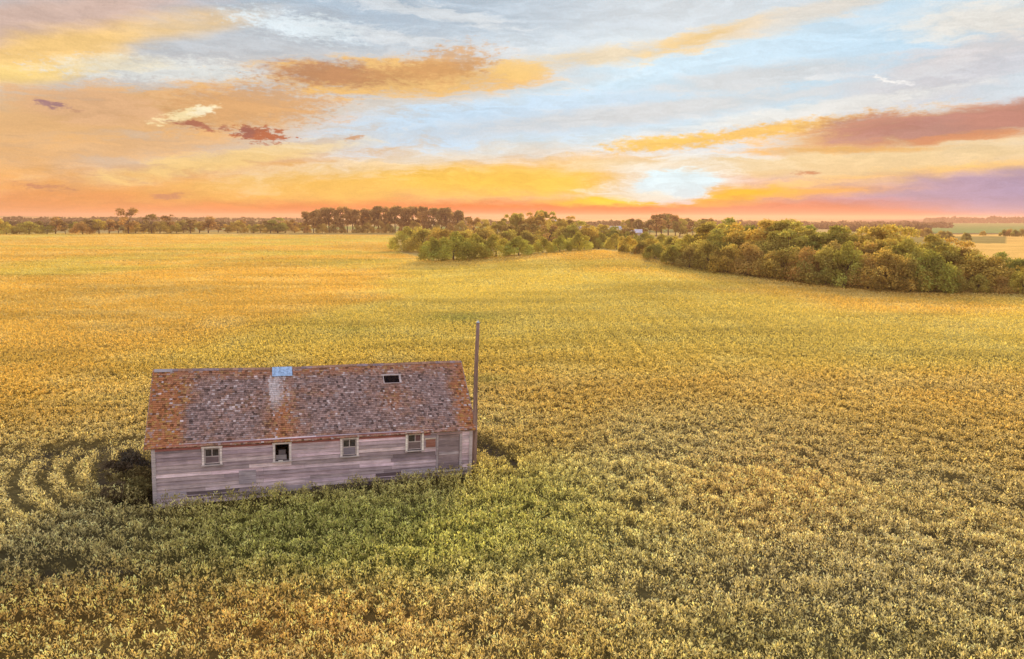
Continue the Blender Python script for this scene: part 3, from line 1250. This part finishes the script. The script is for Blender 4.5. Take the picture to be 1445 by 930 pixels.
EX = .115
ncr = int(slope_len / EX)
rv = VNoise(21)
RT = BL + OG1 + OG2
for side in (0, 1):
    for k in range(ncr + 1):
        b0 = k * EX
        b1 = min(b0 + EX, slope_len + .02)
        a = -OG1 - rnd.random() * .1
        while a < BL + OG2:
            w = rnd.uniform(.07, .17)
            a2 = min(a + w, BL + OG2 + rnd.uniform(-.01, .02))
            aa = max(a, -OG1 - rnd.uniform(0, .02))
            a = a2 + .004
            if a2 - aa < .03:
                continue
            am = (aa + a2) / 2
            if side == 0 and ha0 - .02 < am < ha1 + .02 and hb0 - .02 < (b0 + b1) / 2 < hb1 + .02:
                continue
            n1 = float(rv.fbm(am * .9 + 4, b0 * 1.3, 4))
            n2 = float(rv.fbm(am * 3.1, b0 * 4.0 + 30, 3))
            g = .17 + .20 * rnd.random()
            c = np.array([g * 1.13, g * .77, g * .70])                       # grey plum shingle
            # rust lichen: left verge, below the metal patch, right verge, along ridge
            le = 1 - sstep(.4, 1.5 + .9 * (b0 / slope_len < .45), am + (n1 - .5) * 1.6)
            re = sstep(BL - 1.2, BL - .1, am + (n1 - .5) * 1.2)
            md = math.exp(-((am - (pa0 + pa1) / 2) / (.55 + .1 * b0)) ** 2) * (.35 + .65 * float(sstep(.5, 2.6, b0)))
            rd = .85 * float(sstep(.9, .0, b0 + (n2 - .5)))
            hp = .55 * math.exp(-((am - (ha0 + ha1) / 2) / .8) ** 2) * math.exp(-((b0 - hb1 - .9) / 1.0) ** 2)
            ev = .55 * float(sstep(slope_len - .7, slope_len, b0))
            o_ = max(float(le), float(re) * 1.0, md * .85, rd, hp, ev, .25 * float(sstep(.52, .7, n1)))
            o_ = min(1, max(0, o_ + (n2 - .5) * .6 * (o_ > .1)))
            oc = np.array([.46, .165, .045]) if rnd.random() < .75 else np.array([.50, .25, .055])
            c = c * (1 - o_ * .80) + oc * o_ * .80
            if rnd.random() < .13:
                c = c * .5
            if rnd.random() < .10:
                c = c * .5 + np.array([.46, .38, .38]) * .5
            # bleached streaks under the metal patch
            if side == 0 and pa0 - .15 < am < pa1 + .12 and b0 < 2.8 and b0 > pb1 - .15:
                st = float(sstep(.42, .62, rv.fbm(am * 7.0, b0 * .6 + 60, 2))) * (1 - .9 * float(sstep(1.6, 2.8, b0)))
                c = c * (1 - .75 * st) + np.array([.66, .60, .60]) * .75 * st
            # white droppings / bare wood flecks
            cl = math.exp(-((am - 3.2) / .7) ** 2 - ((b0 - 1.9) / .45) ** 2)
            if rnd.random() < .018 + .35 * cl:
                c = np.array([.62, .50, .48]) * rnd.uniform(.75, 1.15)
            lift = .004 + rnd.random() * .010 + (.012 if rnd.random() < .06 else 0)
            drop = rnd.uniform(-.008, .012)
            p4 = [rp(side, aa, b1 + drop, .0), rp(side, a2, b1 + drop, .0), rp(side, a2, b0, -.004), rp(side, aa, b0, -.004),
                  rp(side, aa, b1 + drop, .014 + lift), rp(side, a2, b1 + drop, .014 + lift), rp(side, a2, b0, .002), rp(side, aa, b0, .002)]
            if side == 1:
                p4 = [p4[i] for i in (1, 0, 3, 2, 5, 4, 7, 6)]
            rf.hexa(p4, tuple(np.clip(c, 0, 1)))
# ridge shingles
a = -OG1
while a < BL + OG2 - .02:
    a2 = min(a + rnd.uniform(.2, .34), BL + OG2)
    for side in (0, 1):
        g = rnd.uniform(.8, 1.2)
        base = (.34, .20, .14) if rnd.random() < .6 else (.30, .22, .23)
        if not (pa0 - .02 < (a + a2) / 2 < pa1 + .02 and side == 0):
            p4 = [rp(side, a, .13, .012), rp(side, a2, .13, .012), rp(side, a2, 0, .012), rp(side, a, 0, .012),
                  rp(side, a, .13, .034), rp(side, a2, .13, .034), rp(side, a2, -.02, .036), rp(side, a, -.02, .036)]
            if side == 1:
                p4 = [p4[i] for i in (1, 0, 3, 2, 5, 4, 7, 6)]
            rf.hexa(p4, tuple(g * q for q in base))
    a = a2 + .003
roof_o = rf.build('roof', M_shingle, B)
roof_o['label'] = 'plum brown wood shingle roof with rust orange lichen at both ends and below the ridge patch'


def rslab(mb, side, a0, a1, b0, b1, n0, n1, c):
    p4 = [rp(side, a0, b1, n0), rp(side, a1, b1, n0), rp(side, a1, b0, n0), rp(side, a0, b0, n0),
          rp(side, a0, b1, n1), rp(side, a1, b1, n1), rp(side, a1, b0, n1), rp(side, a0, b0, n1)]
    mb.hexa(p4, c)


m_ = MB()
rslab(m_, 0, pa0, pa1, -.03, pb1, .040, .052, (.45, .62, .8))
m_.build('metal_patch', M_metal, B)['label'] = 'pale blue sheet metal patch straddling the ridge'
m_ = MB()
rslab(m_, 0, -OG1 + .05, .55, -.02, .17, .038, .046, (.42, .38, .40))
m_.build('ridge_flashing', M_trim, B)
# hatch: black slab painted as a dark opening, with pale frame
m_ = MB()
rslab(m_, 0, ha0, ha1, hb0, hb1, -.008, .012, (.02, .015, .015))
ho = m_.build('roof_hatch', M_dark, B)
m_ = MB()
pc = (.55, .46, .45)
rslab(m_, 0, ha0 - .12, ha1 + .14, hb0 - .07, hb0, .0, .055, pc)
rslab(m_, 0, ha0 - .04, ha0, hb0 + .001, hb1 - .001, .0, .050, pc)
rslab(m_, 0, ha1, ha1 + .10, hb0 + .001, hb1 - .001, .0, .050, pc)
rslab(m_, 0, ha0 - .04, ha1 + .10, hb1, hb1 + .04, .0, .045, (.42, .34, .34))
m_.build('hatch_frame', M_trim, ho)

# fascia, barge boards, rafter tails
f = MB()
a = -OG1
while a < BL + OG2 - .05:
    a2 = min(a + rnd.uniform(2.5, 4.5), BL + OG2)
    g = rnd.uniform(.8, 1.1)
    p = rp(0, a, slope_len - .02, -.10)
    q = rp(0, a2, slope_len - .02, -.10)
    f.hexa([(a, p[1] - .012, p[2]), (a2 - .01, q[1] - .012, q[2]), (a2 - .01, q[1] + .018, q[2]), (a, p[1] + .018, p[2]),
            (a, p[1] - .012, p[2] + .075), (a2 - .01, q[1] - .012, q[2] + .075), (a2 - .01, q[1] + .018, q[2] + .075), (a, p[1] + .018, p[2] + .075)], (.66 * g, .54 * g, .52 * g))
    a = a2
f.build('fascia', M_trim, B)
for side in (0, 1):
    for aa, w in ((-OG1 - .03, .026), (BL + OG2 + .022, .026)):
        f = MB()
        p4 = [rp(side, aa, slope_len, -.17), rp(side, aa + w, slope_len, -.17), rp(side, aa + w, 0, -.17), rp(side, aa, 0, -.17),
              rp(side, aa, slope_len, -.03), rp(side, aa + w, slope_len, -.03), rp(side, aa + w, 0, -.03), rp(side, aa, 0, -.03)]
        if side == 1:
            p4 = [p4[i] for i in (1, 0, 3, 2, 5, 4, 7, 6)]
        f.hexa(p4, (.44, .33, .32))
        f.build('barge_board', M_trim, B)

# ------------------------------------------------------------------ pole
base = hit(668.5, 664.5)
dpole = bMat @ Vector((BL + .30, .15, 0))
px, py = dpole.x, dpole.y
# place the foot on the sight line of the photo at the depth of the corner
dr = ray(668.0, 655)
t = py / dr[1]
px = dr[0] * t
dt = ray(674.3, 455)
tt = (py + .05) / dt[1]
topz = CAMH + dt[2] * tt
topx = dt[0] * tt
PO = empty('utility_pole', (px, py, -.5), (0, 0, 0), 'bare weathered wooden pole leaning slightly right beside the shed corner', 'pole')
mb = MB()
npt = 9
pts, rr_ = [], []
for i in range(npt):
    f = i / (npt - 1)
    pts.append(((topx - px) * f + .02 * math.sin(f * 7), .05 * f, (topz + .5) * f))
    rr_.append(.135 * (1 - f) + .085 * f + (.02 if i == 0 else 0))
mb.tube(pts, rr_, 12, (.30, .20, .17))
mb.build('shaft', M_post, PO, smooth=True)
mb = MB()
tx, ty, tz = pts[-1]
mb.box(tx - .085, tx + .06, ty - .085, ty + .06, tz, tz + .03, (.3, .26, .3))
mb.tube([(tx, ty, tz + .03), (tx, ty, tz + .12)], [.02, .015], 6, (.3, .26, .3))
mb.build('pole_cap', M_metal, PO)

# ------------------------------------------------------------------ vegetation
M_leafs = leaf_mat('tree_leaf', .40, 1.0, 1.0)
M_weed = leaf_mat('weed_leaf', .25, 1.0, .3)
M_bark = plain_mat('bark', (.10, .075, .06), .9, 0, .3, 3)


def cards(name, centers, nrm_dirs, size, cols, seed, mat):
    r = np.random.RandomState(seed)
    n = len(centers)
    t = r.normal(size=(n, 3))
    t /= np.linalg.norm(t, axis=1)[:, None]
    nn = nrm_dirs + r.normal(size=(n, 3)) * .7
    nn /= np.linalg.norm(nn, axis=1)[:, None]
    a = np.cross(nn, t)
    a /= np.linalg.norm(a, axis=1)[:, None]
    b = np.cross(nn, a)
    s = size * (.6 + .8 * r.rand(n))[:, None] * .5
    k = (.45 + .35 * r.rand(n))[:, None]
    q = np.stack([centers - a * s, centers + b * s * k + a * s * .1, centers + a * s, centers - b * s * k + a * s * .1], 1).reshape(-1, 3)
    me_o = np_mesh(name, q, np.arange(len(q)).reshape(-1, 4), mat, fcol=cols)
    return me_o


def make_tree(kind, seed, mat=None, tone=(.10, .115, .035)):
    """unit-height tree as (trunk mesh, crown mesh)"""
    r = np.random.RandomState(seed)
    rr = random.Random(seed)
    lob = []
    if kind == 'round':
        n, zc, wid = 20, .52, .42
        for i in range(n):
            a = rr.uniform(0, 6.28)
            h = rr.uniform(.12, .90)
            env = math.sqrt(max(.05, 1 - ((h - .5) / .52) ** 2))
            rad = wid * env * math.sqrt(rr.uniform(.1, .95))
            s = rr.uniform(.12, .21) * (.75 if h > .75 else 1)
            lob.append((math.cos(a) * rad, math.sin(a) * rad, min(h, 1 - s * .95), s, s * rr.uniform(.65, .95)))
        ncard, size = 6800, .043
    elif kind == 'bush':
        for i in range(20):
            a = rr.uniform(0, 6.28)
            rad = .60 * math.sqrt(rr.uniform(0, 1))
            s = rr.uniform(.15, .25)
            h = (1 - s) * (1 - (rad / .80) ** 2) * rr.uniform(.72, 1.0)
            lob.append((math.cos(a) * rad, math.sin(a) * rad, max(.15, h), s, s * rr.uniform(.7, .95)))
        for i in range(14):
            a = i * .449 + rr.uniform(-.2, .2)
            rad = rr.uniform(.50, .66)
            lob.append((math.cos(a) * rad, math.sin(a) * rad, rr.uniform(.12, .26), rr.uniform(.15, .2), .17))
        ncard, size = 7800, .050
    elif kind == 'poplar':
        n = 16
        for i in range(n):
            a = rr.uniform(0, 6.28)
            h = rr.uniform(.20, .93)
            env = .20 * math.sqrt(max(.05, 1 - ((h - .5) / .55) ** 2))
            rad = env * math.sqrt(rr.uniform(0, 1))
            s = rr.uniform(.07, .13)
            lob.append((math.cos(a) * rad, math.sin(a) * rad, min(h, 1 - s * 1.2), s, s * 1.25))
        ncard, size = 1700, .058
    else:  # airy
        n = 15
        for i in range(n):
            a = rr.uniform(0, 6.28)
            h = rr.uniform(.16, .88)
            rad = .26 * math.sqrt(rr.uniform(.05, 1))
            s = rr.uniform(.08, .16)
            lob.append((math.cos(a) * rad, math.sin(a) * rad, min(h, 1 - s), s, s * .75))
        ncard, size = 1300, .06
    lob = np.array(lob)
    wts = lob[:, 3] ** 2
    wts /= wts.sum()
    pick = r.choice(len(lob), ncard, p=wts)
    d = r.normal(size=(ncard, 3))
    d /= np.linalg.norm(d, axis=1)[:, None]
    d[:, 2] = np.where(d[:, 2] < (-.3 if kind != 'bush' else -.75), -d[:, 2], d[:, 2])
    rad = (.62 + .42 * r.rand(ncard) ** .7)
    bump = 1 + .22 * np.sin(d[:, 0] * 7 + pick) * np.sin(d[:, 1] * 6 + pick * 2) + .12 * r.normal(size=ncard)
    c = lob[pick, :3] + d * (rad * bump)[:, None] * np.stack([lob[pick, 3], lob[pick, 3], lob[pick, 4]], 1)
    c[:, 2] = np.maximum(c[:, 2], .01)
    c[:, 2] /= max(1, c[:, 2].max())
    tone = np.array(tone)
    lt = (.6 + .8 * r.rand(len(lob)))[pick][:, None]           # each bough its own leaf tone
    cols = tone * lt * (.8 + .4 * r.rand(ncard))[:, None]
    y = r.rand(ncard) < .05
    cols[y] = cols[y] * 1.3 + np.array([.05, .03, 0])
    co = cards('crown', c, d, size, np.clip(cols, 0, .6), seed, mat or M_leafs)
    tb = MB()
    hz = {'round': .45, 'bush': .3, 'poplar': .85, 'airy': .6}[kind]
    w0 = {'round': .028, 'bush': .03, 'poplar': .016, 'airy': .02}[kind]
    pts = [(0, 0, -.04), (.006, .004, hz * .3), (-.004, .008, hz * .65), (.008, 0, hz)]
    tb.tube(pts, [w0 * 1.25, w0, w0 * .75, w0 * .4], 7, (.1, .08, .06))
    order = np.argsort(-lob[:, 3])[:7]
    for i in order:
        lx, ly, lz = lob[i, :3]
        h0 = min(hz * .9, max(.08, lz * .5))
        tb.tube([(0, 0, h0), (lx * .5, ly * .5, (h0 + lz) * .5 + .02), (lx, ly, lz)], [w0 * .5, w0 * .32, w0 * .14], 5, (.1, .08, .06))
    to = tb.build('trunk', M_bark)
    cm, tm = co.data, to.data
    bpy.data.objects.remove(co)
    bpy.data.objects.remove(to)
    return tm, cm


PROT = {
    'round': [make_tree('round', 100 + i, tone=t) for i, t in enumerate(((.42, .345, .10), (.36, .325, .10), (.48, .38, .11), (.40, .30, .10)))],
    'bush': [make_tree('bush', 200 + i, tone=t) for i, t in enumerate(((.46, .37, .11), (.56, .48, .13), (.44, .31, .12), (.38, .31, .10)))],
    'poplar': [make_tree('poplar', 300 + i, tone=(.36, .25, .12)) for i in range(4)],
    'airy': [make_tree('airy', 400 + i, tone=(.36, .25, .12)) for i in range(3)],
}
trnd = random.Random(9)
ORD = ['first', 'second', 'third', 'fourth', 'fifth', 'sixth', 'seventh', 'eighth', 'ninth', 'tenth', 'eleventh', 'twelfth', 'thirteenth', 'fourteenth',
       'fifteenth', 'sixteenth', 'seventeenth', 'eighteenth', 'nineteenth', 'twentieth', 'twenty-first', 'twenty-second', 'twenty-third', 'twenty-fourth',
       'twenty-fifth', 'twenty-sixth', 'twenty-seventh', 'twenty-eighth', 'twenty-ninth', 'thirtieth', 'thirty-first', 'thirty-second', 'thirty-third',
       'thirty-fourth', 'thirty-fifth', 'thirty-sixth', 'thirty-seventh', 'thirty-eighth']


def tree(name, kind, u, vb, vt, label, group, cat='tree', wide=1.0, D=None, var=None, tonelabel=None):
    """tree standing on the land where its foot shows, as tall as it shows"""
    if D is None:
        p = hit(u, vb)
    else:
        d = ray(u, 320)
        k = D / math.hypot(d[0], d[1])
        p = np.array([d[0] * k, d[1] * k, 0])
    p[2] = float(height(p[0], p[1])) - .1
    dist = math.hypot(p[0], p[1])
    d = ray(u, vt)
    top = CAMH + d[2] * dist / math.hypot(d[0], d[1])
    H = max(top - p[2], 1.0)
    v = trnd.randrange(len(PROT[kind])) if var is None else var % len(PROT[kind])
    tm, cm = PROT[kind][v]
    e = empty(name, tuple(p), (0, 0, trnd.uniform(0, 6.28)), label, cat, group)
    e.scale = (H * wide, H * wide, H)
    for nm, me in (('trunk', tm), ('crown', cm)):
        o = bpy.data.objects.new(nm, me)
        COL.objects.link(o)
        o.parent = e
    return e, H, p


# right hand grove
TOPL = np.array([(860, 330), (905, 331), (960, 326), (985, 318), (1015, 307), (1040, 304), (1100, 304), (1135, 314), (1165, 310), (1200, 314), (1245, 312), (1290, 319), (1330, 333), (1370, 346), (1410, 354), (1445, 359), (1520, 362)], float)


def edge(u):
    return float(np.interp(u, EDGE[:, 0], EDGE[:, 1]))


def topl(u):
    return float(np.interp(u, TOPL[:, 0], TOPL[:, 1]))


# back row of big trees
us = [905, 935, 962, 985, 1008, 1034, 1062, 1090, 1116, 1146, 1174, 1204, 1238, 1268, 1296, 1326]
for i, u in enumerate(us):
    lb = 'tall round tree, %s from the left in the right grove\'s back row' % ORD[i]
    tree('broadleaf_tree', 'round', u, edge(u) - 13 - 5 * (i % 2), topl(u) + trnd.uniform(-1, 4), lb, 'big trees at the back of the right hand grove', wide=trnd.uniform(.95, 1.25), var=i)
# middle row
us = [890, 925, 955, 983, 1015, 1048, 1080, 1112, 1145, 1176, 1210, 1244, 1276, 1308, 1342, 1378, 1412, 1446, 1482, 1518]
for i, u in enumerate(us):
    b_ = edge(u) - 5 - 2 * (i % 3)
    t_ = topl(u) + (b_ - topl(u)) * trnd.uniform(.18, .38)
    if u > 1330:
        t_ = topl(u) + trnd.uniform(-2, 5)
    lb = 'rounded tree, %s from the left in the right grove\'s middle row' % ORD[i]
    tree('broadleaf_tree', 'round' if i % 3 else 'bush', u + trnd.uniform(-4, 4), b_, t_, lb, 'trees in the middle of the right hand grove', wide=trnd.uniform(.9, 1.2), var=i + 1)
# front row of low trees at the crop's edge
us = [880, 902, 926, 950, 975, 1000, 1026, 1052, 1080, 1108, 1138, 1166, 1190, 1222, 1252, 1283, 1312, 1345, 1378, 1408, 1440, 1475, 1506, 1538]
for i, u in enumerate(us):
    b_ = edge(u) - .5
    full = b_ - topl(u)
    fr_ = trnd.uniform(.45, .72)
    if u in (1190, 1312, 1440):
        fr_ = .72
    t_ = b_ - full * fr_
    lb = ('light green bush' if u in (1190, 1312, 1440) else 'low dark bush') + ', %s from the left in the right grove\'s front row' % ORD[i]
    tree('bush', 'bush', u + trnd.uniform(-3, 3), b_, t_, lb, 'bushes along the front of the right hand grove', cat='bush', wide=trnd.uniform(.75, .95), var=1 if u in (1190, 1312, 1440) else (0, 2, 3)[i % 3])

# middle thicket
TH = [(574, 354, 318, .9), (598, 355.5, 316, .9), (626, 356, 318, .95), (655, 357, 320, .9), (612, 367, 333, .85), (640, 366, 325, .95), (668, 364, 328, .95), (700, 361, 329, 1.0), (732, 359.5, 332, 1.0),
      (684, 351, 318, 1.0), (716, 350, 321, 1.0), (744, 350, 323, 1.0), (766, 356, 333, .9), (790, 354, 331, .9), (772, 348, 316, 1.0), (800, 349, 317, 1.0), (818, 352, 326, .95), (830, 348, 315, 1.0), (845, 351, 326, .95), (858, 349, 317, 1.0),
      (870, 352, 328, .9), (888, 355, 332, .9), (884, 349, 321, 1.0), (906, 358, 337, .85), (912, 350, 326, 1.0), (935, 354, 329, .9), (950, 360, 331, 1.0), (926, 362, 339, .9), (968, 366, 329, 1.0)]
TH.sort()
for i, (u, b_, t_, w) in enumerate(TH):
    where = ('at the left end' if u < 640 and b_ < 360 else 'jutting towards the field' if b_ > 358 else 'behind the field hump')
    lb = 'yellow green bush %s of the middle thicket, %s from left' % (where, ORD[i])
    tree('bush', 'bush', u, b_, t_, lb, 'bushes of the thicket beyond the field', cat='bush', wide=w * 1.1, var=(1, 0, 1, 3)[i % 4])
# trees behind the thicket
TB = sorted([(668, 306), (684, 308), (702, 309), (722, 300), (738, 299), (752, 297), (768, 296), (784, 305), (800, 303), (815, 310), (832, 314), (850, 316), (868, 318), (886, 320), (775, 316), (745, 314), (715, 316), (805, 319), (838, 323)])
for i, (u, t_) in enumerate(TB):
    lb = 'brownish hazy tree between the poplars and farmstead, %s from left' % ORD[i]
    tree('broadleaf_tree', 'round' if i % 3 else 'airy', u, 0, t_, lb, 'hazy trees behind the middle thicket', wide=trnd.uniform(.8, 1.1), D=400 - (90 if t_ > 309 else 0) + trnd.uniform(-25, 25), var=i)
# poplar row
for i in range(30):
    u = 434 + i * 7.8 + trnd.uniform(-2, 2)
    t_ = np.interp(u, (430, 450, 560, 630, 665), (299, 293, 291, 294, 303)) + trnd.uniform(-2, 4)
    lb = '%s tall thin poplar from the left in the dense row on the horizon' % ORD[i]
    tree('poplar_tree', 'poplar', u, 0, t_, lb, 'poplars in the dense row on the horizon', wide=trnd.uniform(.9, 1.3), D=625 + trnd.uniform(-12, 25), var=i)
for i in range(14):
    u = 436 + i * 16.5 + trnd.uniform(-3, 3)
    lb = '%s low scrubby tree from the left among the poplar trunks' % ORD[i]
    tree('scrub_tree', 'bush', u, 0, 314 + trnd.uniform(-5, 4), lb, 'scrub at the foot of the poplar row', wide=trnd.uniform(.6, .9), D=612 + trnd.uniform(-4, 6), var=2 + i % 2)
# left belt
u = -6
i = 0
while u < 430 and i < 38:
    t_ = 311 + trnd.uniform(-5, 6)
    for (U, T_) in ((75, 298), (182, 292), (240, 300), (290, 298), (150, 303), (218, 301)):
        if abs(u - U) < 6:
            t_ = T_
    kind = 'airy' if t_ < 304 else ('round', 'bush', 'airy')[i % 3]
    lb = '%s %s from the left in the loose belt on the left horizon' % (ORD[i], 'taller airy tree' if t_ < 304 else 'low dark tree')
    tree('broadleaf_tree', kind, u, 0, t_, lb, 'trees of the loose belt on the left horizon', wide=trnd.uniform(1.0, 1.5), D=622 + trnd.uniform(-8, 30), var=i)
    u += trnd.uniform(9, 14.5)
    i += 1
# glowing far grove under the sunset
for i in range(15):
    u = 884 + i * 8.6 + trnd.uniform(-2, 2)
    t_ = 309 + trnd.uniform(-2, 3) - (8 if 5 <= i <= 8 else 0)
    lb = '%s tree from the left in the reddish grove right under the sunset gap' % ORD[i]
    tree('broadleaf_tree', 'poplar' if i % 3 else 'round', u, 0, t_, lb, 'trees of the reddish grove under the sunset', wide=trnd.uniform(1.1, 1.6) if i % 3 else .9, D=560 + trnd.uniform(-15, 30), var=i)
# scattered trees in the right distance
FR = sorted([(1258, 318, 700), (1268, 316, 690), (1281, 319, 640), (1242, 315, 900), (1224, 315, 900), (1298, 322, 620), (1308, 320, 615), (1330, 324, 560), (1338, 325, 565), (1365, 327, 520), (1418, 323, 700), (1426, 322, 700), (1434, 323, 690), (1443, 322, 690), (1388, 325, 720), (1376, 349, 190), (1405, 360, 160)])
for i, (u, t_, D) in enumerate(FR):
    lb = 'small dark tree in the far right fields, %s from left' % ORD[i]
    tree('field_tree', 'bush', u, 0, t_, lb, 'scattered field trees on the far right', wide=trnd.uniform(.7, 1.0), D=D, var=2 + i % 2)


# distant woods that read as one mass
def wood_belt(name, segs, n, size, lab, seed, tone):
    r = np.random.RandomState(seed)
    C_, Dn = [], []
    for (u0, u1, D, h) in segs:
        k = int(n * (u1 - u0) / 100)
        uu = u0 + (u1 - u0) * r.rand(k)
        dd = D * (1 + .06 * r.rand(k))
        az = np.arctan((uu - CX) / FPX / math.cos(PITCH))
        x, y = dd * np.sin(az), dd * np.cos(az)
        top = h * (.55 + .6 * vn.fbm(uu / 9. + seed, 0 * uu + D, 3))
        z = height(x, y) + top * r.rand(k) ** .7
        C_.append(np.stack([x, y, z], -1))
    C_ = np.concatenate(C_)
    d = r.normal(size=C_.shape)
    cols = np.array(tone) * (.6 + .8 * r.rand(len(C_)))[:, None]
    o = cards(name, C_, d, size, cols, seed, M_leafs)
    o['kind'] = 'stuff'
    o['label'] = lab
    o['category'] = 'wood'


wood_belt('distant_wood', [(940, 1330, 1500, 11), (1000, 1250, 1150, 8), (1180, 1300, 950, 8)], 700, 7, 'dim purple brown woodland strip along the right horizon', 31, (.17, .12, .09))
wood_belt('distant_wood', [(1290, 1900, 3300, 22)], 500, 16, 'thin dark wooded ridge at the far right edge of the horizon', 32, (.09, .085, .08))
wood_belt('distant_wood', [(-500, 440, 1900, 12), (-300, 440, 1100, 7), (650, 960, 1300, 10)], 500, 7, 'faint treeline far behind the left belt of trees', 33, (.11, .09, .05))


# shrubs at the west end of the shed
def weed_clump(u, v, w, h, seed, label, tone):
    p = hit(u, v)
    r = np.random.RandomState(seed)
    n = 6000
    lob = [(r.uniform(-.6, .6) * w, r.uniform(-.35, .35) * w, h * r.uniform(.25, .75), w * r.uniform(.22, .36)) for _ in range(9)]
    lob = np.array(lob)
    k = r.randint(0, 9, n)
    d = r.normal(size=(n, 3))
    d /= np.linalg.norm(d, axis=1)[:, None]
    d[:, 2] = np.abs(d[:, 2])
    c = lob[k, :3] + d * (lob[k, 3] * (.25 + .95 * r.rand(n) ** .8) * (1 + .35 * np.sin(d[:, 0] * 5 + k) * np.sin(d[:, 1] * 6)))[:, None] * np.array([1, 1, .95])
    c[:, 2] = np.clip(c[:, 2], .02, h * 1.1)
    cols = np.array(tone) * (.6 + .3 * k[:, None] / 9 + .5 * r.rand(n)[:, None])
    e = empty('shrub', (p[0], p[1], -.42), (0, 0, 0), label, 'shrub', 'dark shrubs at the west end of the shed')
    co = cards('foliage', c, d, .11, cols, seed, M_weed)
    co.parent = e
    tb = MB()
    for q in lob:
        tb.tube([(q[0] * .2, q[1] * .2, 0), (q[0] * .7, q[1] * .7, q[2] * .6), tuple(q[:3])], [.02, .014, .008], 5, (.1, .08, .06))
    tb.build('stem', M_bark, e)


weed_clump(194, 696, 1.0, 1.2, 51, 'brown green weedy shrub against the foot of the shed corner board', (.20, .17, .07))
weed_clump(184, 680, 1.2, 1.3, 52, 'dull rust tinged shrub in the middle of the clump left of the shed', (.20, .16, .07))
weed_clump(166, 696, .8, .9, 53, 'low dark shrub at the outer edge of the clump left of the shed', (.17, .13, .08))
weed_clump(196, 664, 1.2, 1.5, 54, 'darkest shrub under the roof corner at the back of the clump', (.10, .085, .07))
weed_clump(172, 670, .9, 1.2, 55, 'small shadowy shrub at the back left of the clump', (.13, .10, .07))

# ------------------------------------------------------------------ farmstead on the horizon
M_wmetal = plain_mat('pale_barn_cladding', (.52, .46, .50), .7, 0, .15, .5)
M_roofm = plain_mat('pale_metal_roof', (.50, .50, .62), .6, .0, .12, .5)
M_doord = plain_mat('barn_door_paint', (.22, .20, .24), .6)


def barn(u, D, w, dp, h, hr_, yaw, label, nd=1):
    d = ray(u, 320)
    k = D / math.hypot(d[0], d[1])
    x, y = d[0] * k, d[1] * k
    zb = float(height(x, y))
    e = empty('barn', (x, y, zb), (0, 0, yaw), label, 'barn', 'farmstead barns below the sunset')
    mb = MB()
    c = (1, 1, 1)
    mb.box(-w / 2, w / 2, -dp / 2, dp / 2, -1, h, c)
    # gables
    b = len(mb.v)
    for sx in (-1, 1):
        xs = sx * w / 2
        bb = len(mb.v)
        mb.v += [(xs, -dp / 2, h), (xs, dp / 2, h), (xs, 0, h + hr_)]
        mb.f.append([bb, bb + 1, bb + 2])
        mb.c.append(c)
    mb.build('wall', M_wmetal, e)
    mb = MB()
    for s in (-1, 1):
        e0 = (-w / 2 - .4, w / 2 + .4)
        y0, z0_ = s * (dp / 2 + .5), h - .5 * hr_ / (dp / 2)
        pts = [(e0[0], y0, z0_), (e0[1], y0, z0_), (e0[1], 0, h + hr_), (e0[0], 0, h + hr_)]
        top = [(p[0], p[1], p[2] + .15) for p in pts]
        if s > 0:
            pts = [pts[i] for i in (1, 0, 3, 2)]
            top = [top[i] for i in (1, 0, 3, 2)]
        mb.hexa(pts + top, c)
    mb.build('roof', M_roofm, e)
    for q in range(nd):
        mb = MB()
        xc = -w / 2 + (q + 1) * w / (nd + 1)
        mb.box(xc - 2, xc + 2, -dp / 2 - .08, -dp / 2 - .01, 0, h * .78, c)
        mb.build('door', M_doord, e)


barn(862, 500, 13, 9, 4.6, 2.2, .1, 'largest pale blue roofed barn of the far farmstead', 2)
barn(826, 480, 7.0, 8, 5.0, 2.0, .25, 'small pale barn left of the big barn below the sunset', 1)
barn(893, 470, 11, 9, 3.4, 1.8, -.1, 'lilac barn right of the big barn, half behind bushes', 1)
d = ray(783.5, 320)
k = 470 / math.hypot(d[0], d[1])
x, y = d[0] * k, d[1] * k
e = empty('grain_silo', (x, y, float(height(x, y))), (0, 0, 0), 'slim pale grain silo standing left of the barns', 'silo')
mb = MB()
mb.tube([(0, 0, -1), (0, 0, 9.5)], [1.9, 1.9], 20, (1, 1, 1))
mb.build('bin_wall', M_wmetal, e)
mb = MB()
mb.tube([(0, 0, 9.5), (0, 0, 11.0), (0, 0, 11.4)], [2.05, .45, .35], 20, (1, 1, 1))
mb.build('roof', M_roofm, e)

# ------------------------------------------------------------------ haze
HAZE = 0.0002
if HAZE > 0:
    hm = bpy.data.materials.new('warm_evening_air')
    hm.use_nodes = True
    hm.node_tree.nodes.clear()
    N = NT(hm.node_tree)
    out = N.new('ShaderNodeOutputMaterial')
    pv_ = N.new('ShaderNodeVolumePrincipled')
    pv_.inputs['Color'].default_value = (.80, .46, .32, 1)
    pv_.inputs['Density'].default_value = HAZE
    pv_.inputs['Anisotropy'].default_value = .35
    N.l.new(pv_.outputs[0], out.inputs['Volume'])
    mb = MB()
    mb.box(-7700, 7700, -7700, 7700, -12, 42, (1, 1, 1))
    hz_ = mb.build('haze', hm)
    hz_['kind'] = 'stuff'
    hz_['label'] = 'warm thin evening haze hanging over the fields'
    hz_['category'] = 'haze'

SC.cycles.max_bounces = 6
SC.cycles.diffuse_bounces = 3
SC.cycles.volume_bounces = 0
